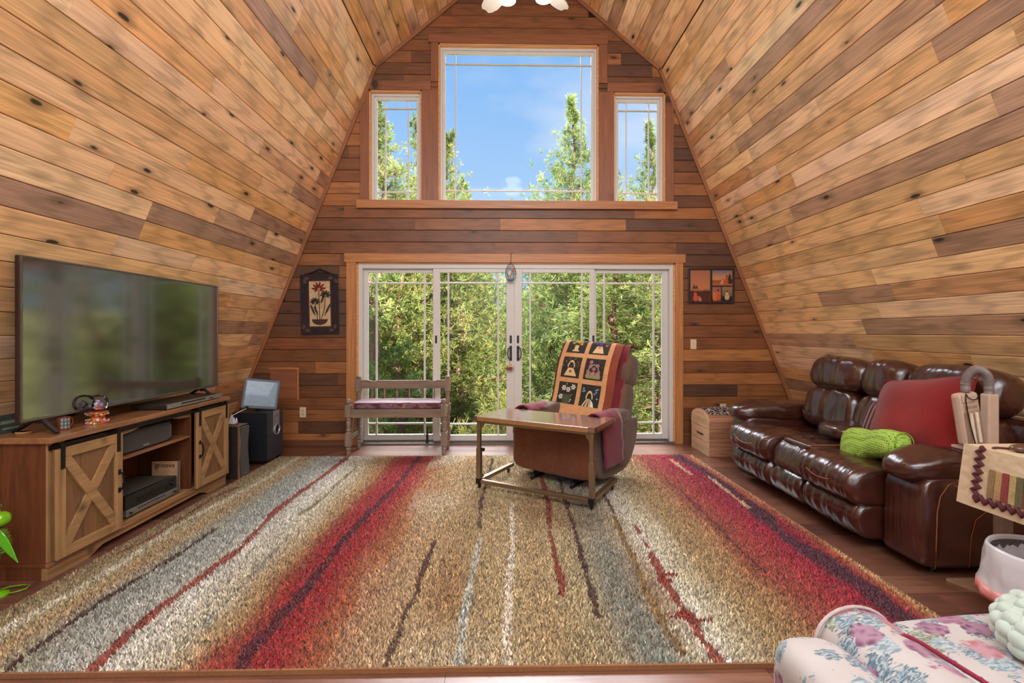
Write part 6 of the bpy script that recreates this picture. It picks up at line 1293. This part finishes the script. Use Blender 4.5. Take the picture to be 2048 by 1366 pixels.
BARK = solid_wood('pine_bark', (146, 112, 94), 2, .9, 0, dark=.5)
def tree_mesh(seed, H=12.0, base=.12, rad=2.0, nb=120, tufts=13, shape=.8, blades=13, bl=.165, twig=True):
    """returns (trunk mesh, branch mesh, needle mesh) of one pine"""
    R = random.Random(seed); tr = MB(); pts = [(R.uniform(-.04, .04)*i, R.uniform(-.04, .04)*i, H*i/8) for i in range(9)]; tr.tube(pts, [.17*(1-i/8.6)**.9+.012 for i in range(9)], 8)
    br = MB(); V = []; 
    def trunk(z): f = z/H*8; k = min(7, int(f)); f -= k; return Vector(pts[k]).lerp(Vector(pts[k+1]), f)
    for i in range(nb):
        h = base+(1-base)*((i+R.random())/nb)**.9; z = h*H*.995; u = (h-base)/(1-base); r = rad*(max(.035, (1-u))**shape)*(.55+.6*R.random())*min(1, .45+u*3); a = R.uniform(0, 2*PI); d = Vector((math.cos(a), math.sin(a), R.uniform(-.25, .25)+.35*u)); P0 = trunk(z); P1 = P0+d*r*.55+Vector((0, 0, -.04*r)); P2 = P0+d*r+Vector((0, 0, .14*r))
        br.tube([P0, P1, P2], [.022*(1.2-u)+.004, .014*(1.1-u)+.003, .003], 4, caps=False)
        nt_ = max(3, int(tufts*min(1, r/rad*1.4)))
        for k in range(nt_):
            t = .28+.72*(k+R.random()*.8)/nt_; p = (P0.lerp(P1, t/.55) if t < .55 else P1.lerp(P2, (t-.55)/.45)); sp_ = .20*r*(.4+t); p = p+Vector((R.gauss(0, sp_*.55), R.gauss(0, sp_*.55), R.gauss(0, sp_*.35)+.03)); tip = Vector((R.gauss(0, .5), R.gauss(0, .5), R.gauss(.5, .4)))+d*.8
            V.append((p, tip.normalized()))
    rs = np.random.RandomState(seed); N = len(V); P = np.array([tuple(v[0]) for v in V]); D = np.array([tuple(v[1]) for v in V]); P = np.repeat(P, blades, 0); D = np.repeat(D, blades, 0); M = len(P)
    dirs = D*.75+rs.normal(0, .62, (M, 3)); dirs /= np.linalg.norm(dirs, axis=1)[:, None]; L = bl*rs.uniform(.6, 1.25, M)[:, None]; side = np.cross(dirs, rs.normal(0, 1, (M, 3))); side /= np.linalg.norm(side, axis=1)[:, None]; w = bl*.085*rs.uniform(.8, 1.4, M)[:, None]
    Q = np.stack([P-side*w*.5, P+side*w*.5, P+dirs*L+side*w*.9, P+dirs*L-side*w*.3], 1)
    me = bpy.data.meshes.new('needles'); me.vertices.add(M*4); me.vertices.foreach_set('co', Q.ravel()); me.loops.add(M*4); me.loops.foreach_set('vertex_index', np.arange(M*4)); me.polygons.add(M); me.polygons.foreach_set('loop_start', np.arange(0, M*4, 4)); me.polygons.foreach_set('loop_total', np.full(M, 4)); me.update()
    def mk(mb, n, m):
        o = mb.build(n, m, smooth=True, fixn=False); q = o.data; bpy.data.objects.remove(o); return q
    return mk(tr, 'trunk', BARK), mk(br, 'branches', BARK), me
VAR = [tree_mesh(1, nb=220, rad=2.5, tufts=18, shape=.88), tree_mesh(2, rad=2.0, nb=180, shape=.75), tree_mesh(3, rad=2.8, nb=170, shape=.6, base=.2), tree_mesh(4, rad=2.2, nb=80, tufts=11, shape=.6, base=.05, bl=.24), tree_mesh(5, H=2.2, base=.02, rad=1.2, nb=46, tufts=12, shape=.3, blades=9, bl=.16), tree_mesh(9, rad=5.0, nb=300, tufts=26, shape=1.05, base=.15, bl=.17, blades=12)]
def ground_z(x, y): return -1.6-.22*(y-6) if y < 22 else (-5.1+.02*(y-22) if y < 32 else -4.9+.125*(y-32)+.5*math.sin(x*.12))
def tree(name, label, v, x, y, top, s, cat='tree', group=None, mat=None, rz=None):
    """top = height of the tip above floor level; s = crown scale"""
    t = thing(name, label, cat, (x, y, ground_z(x, y)-.1), group=group); H = [12, 12, 12, 12, 2.2, 12][v]; sz = (top-t.location.z)/H; t.rotation_euler = (0, 0, rz if rz is not None else random.uniform(0, 6.28))
    for me, n in zip(VAR[v], ('trunk', 'branches', 'needles')):
        o = bpy.data.objects.new(n, me); COL.objects.link(o); o.parent = t; o.scale = (s, s, sz)
        if n != 'trunk': o['kind'] = 'stuff'
        if n == 'needles' and mat: o.material_slots[0].link = 'OBJECT'; o.material_slots[0].material = mat
    return t
for v in VAR: v[2].materials.clear(); v[2].materials.append(PINE)
def at(px, Y): return (px-1005)/960*Y
def tz(py, Y): return 1.29+(664-py)/960*Y
# the individually recognisable pines
for lab, v, px, Y, py, s in (
    ('tall pine filling the left small upper window', 5, 770, 15, 192, .9),
    ('slimmer pine behind the right edge of the left small upper window', 1, 832, 19, 245, 1.0),
    ('dark pine rising at the lower left of the big upper window', 5, 888, 17, 262, 1.0),
    ('broad lower pine shoulder beside the dark pine in the big upper window', 5, 940, 19, 368, .8),
    ('bright conical pine at the right of the big upper window', 5, 1138, 18, 203, 1.0),
    ('pine overlapping the right edge of the big upper window', 5, 1190, 21, 292, .6),
    ('pine left in the right small upper window', 1, 1236, 19, 300, 1.2),
    ('tallest pine in the right small upper window', 5, 1300, 16, 250, .75),
    ('pine trunk standing close outside the leftmost glass panel', 3, 742, 12, 330, .8),
    ('thin pine behind the leftmost glass panel near its middle', 3, 800, 14, 420, .8),
    ('tall pine with bare trunk behind the third glass panel', 3, 1100, 21, 440, .9),
    ('pine with straight trunk beside the third and fourth panels', 3, 1142, 17, 400, .9),
    ('bushy sunlit pine behind the rightmost glass panel', 0, 1235, 11, 420, 1.0),
    ('bright pine close behind the right edge of the glass doors', 2, 1330, 10, 380, .9)):
    tree('pine_tree', lab, v, at(px, Y), Y, tz(py, Y), s)
rt_ = random.Random(5); G = 'sunlit pines of the dense forest beyond the glass doors'
for i in range(46):
    Y = rt_.uniform(13, 40); px = rt_.uniform(660, 1420); py = rt_.uniform(420, 540) if px < 930 or px > 1060 else rt_.uniform(575, 625)
    if px > 1160: py = rt_.uniform(400, 520)
    if abs(px-1000) < 55 and Y < 20: Y += 10
    tree('forest_pine', 'sunlit pine of the dense forest beyond the glass doors', rt_.choice((0, 1, 3, 0)), at(px, Y), Y, tz(py, Y), rt_.uniform(.85, 1.15), group=G)
for i in range(36):
    Y = rt_.uniform(44, 78); px = rt_.uniform(600, 1480); py = rt_.uniform(585, 625)
    tree('hillside_pine', 'small distant pine on the far wooded hillside', rt_.choice((0, 1)), at(px, Y), Y, tz(py, Y), rt_.uniform(1.3, 1.8), group='distant pines on the far hillside', mat=FAR)
for i in range(26):
    Y = rt_.uniform(8.2, 22); px = rt_.uniform(640, 1420); x = at(px, Y); tree('shrub', 'yellow-green shrub low on the slope outside the glass doors', 4, x, Y, ground_z(x, Y)+rt_.uniform(1.0, 2.4), rt_.uniform(.7, 1.2), 'shrub', 'shrubs on the slope outside', BRUSH)
gm = MB(); nx, ny = 50, 60
for j in range(ny+1):
    Y = 5.9+(j/ny)**1.6*120
    for i in range(nx+1): X = (i/nx-.5)*(20+Y*2.2); gm.v.append((X, Y, ground_z(X, Y)+.25*mnoise.noise(Vector((X*.4, Y*.4, 0)))))
for j in range(ny):
    for i in range(nx): a = j*(nx+1)+i; gm.f.append((a, a+1, a+nx+2, a+nx+1)); gm.mi.append(0)
b = NB('hillside_brush'); co = b.co(); b.set(Base_Color=b.ramp(b.mix(.5, b.noise(co, .9, 6, .65), b.noise(co, 7, 4)), [(.35, lin((70, 84, 40))), (.5, lin((136, 132, 66))), (.65, lin((200, 180, 108)))]), Roughness=.95).bump(b.noise(co, 3, 6), 1, .4)
hs_ = gm.build('hillside_ground', b.m, smooth=True, fixn=False); struct(hs_)
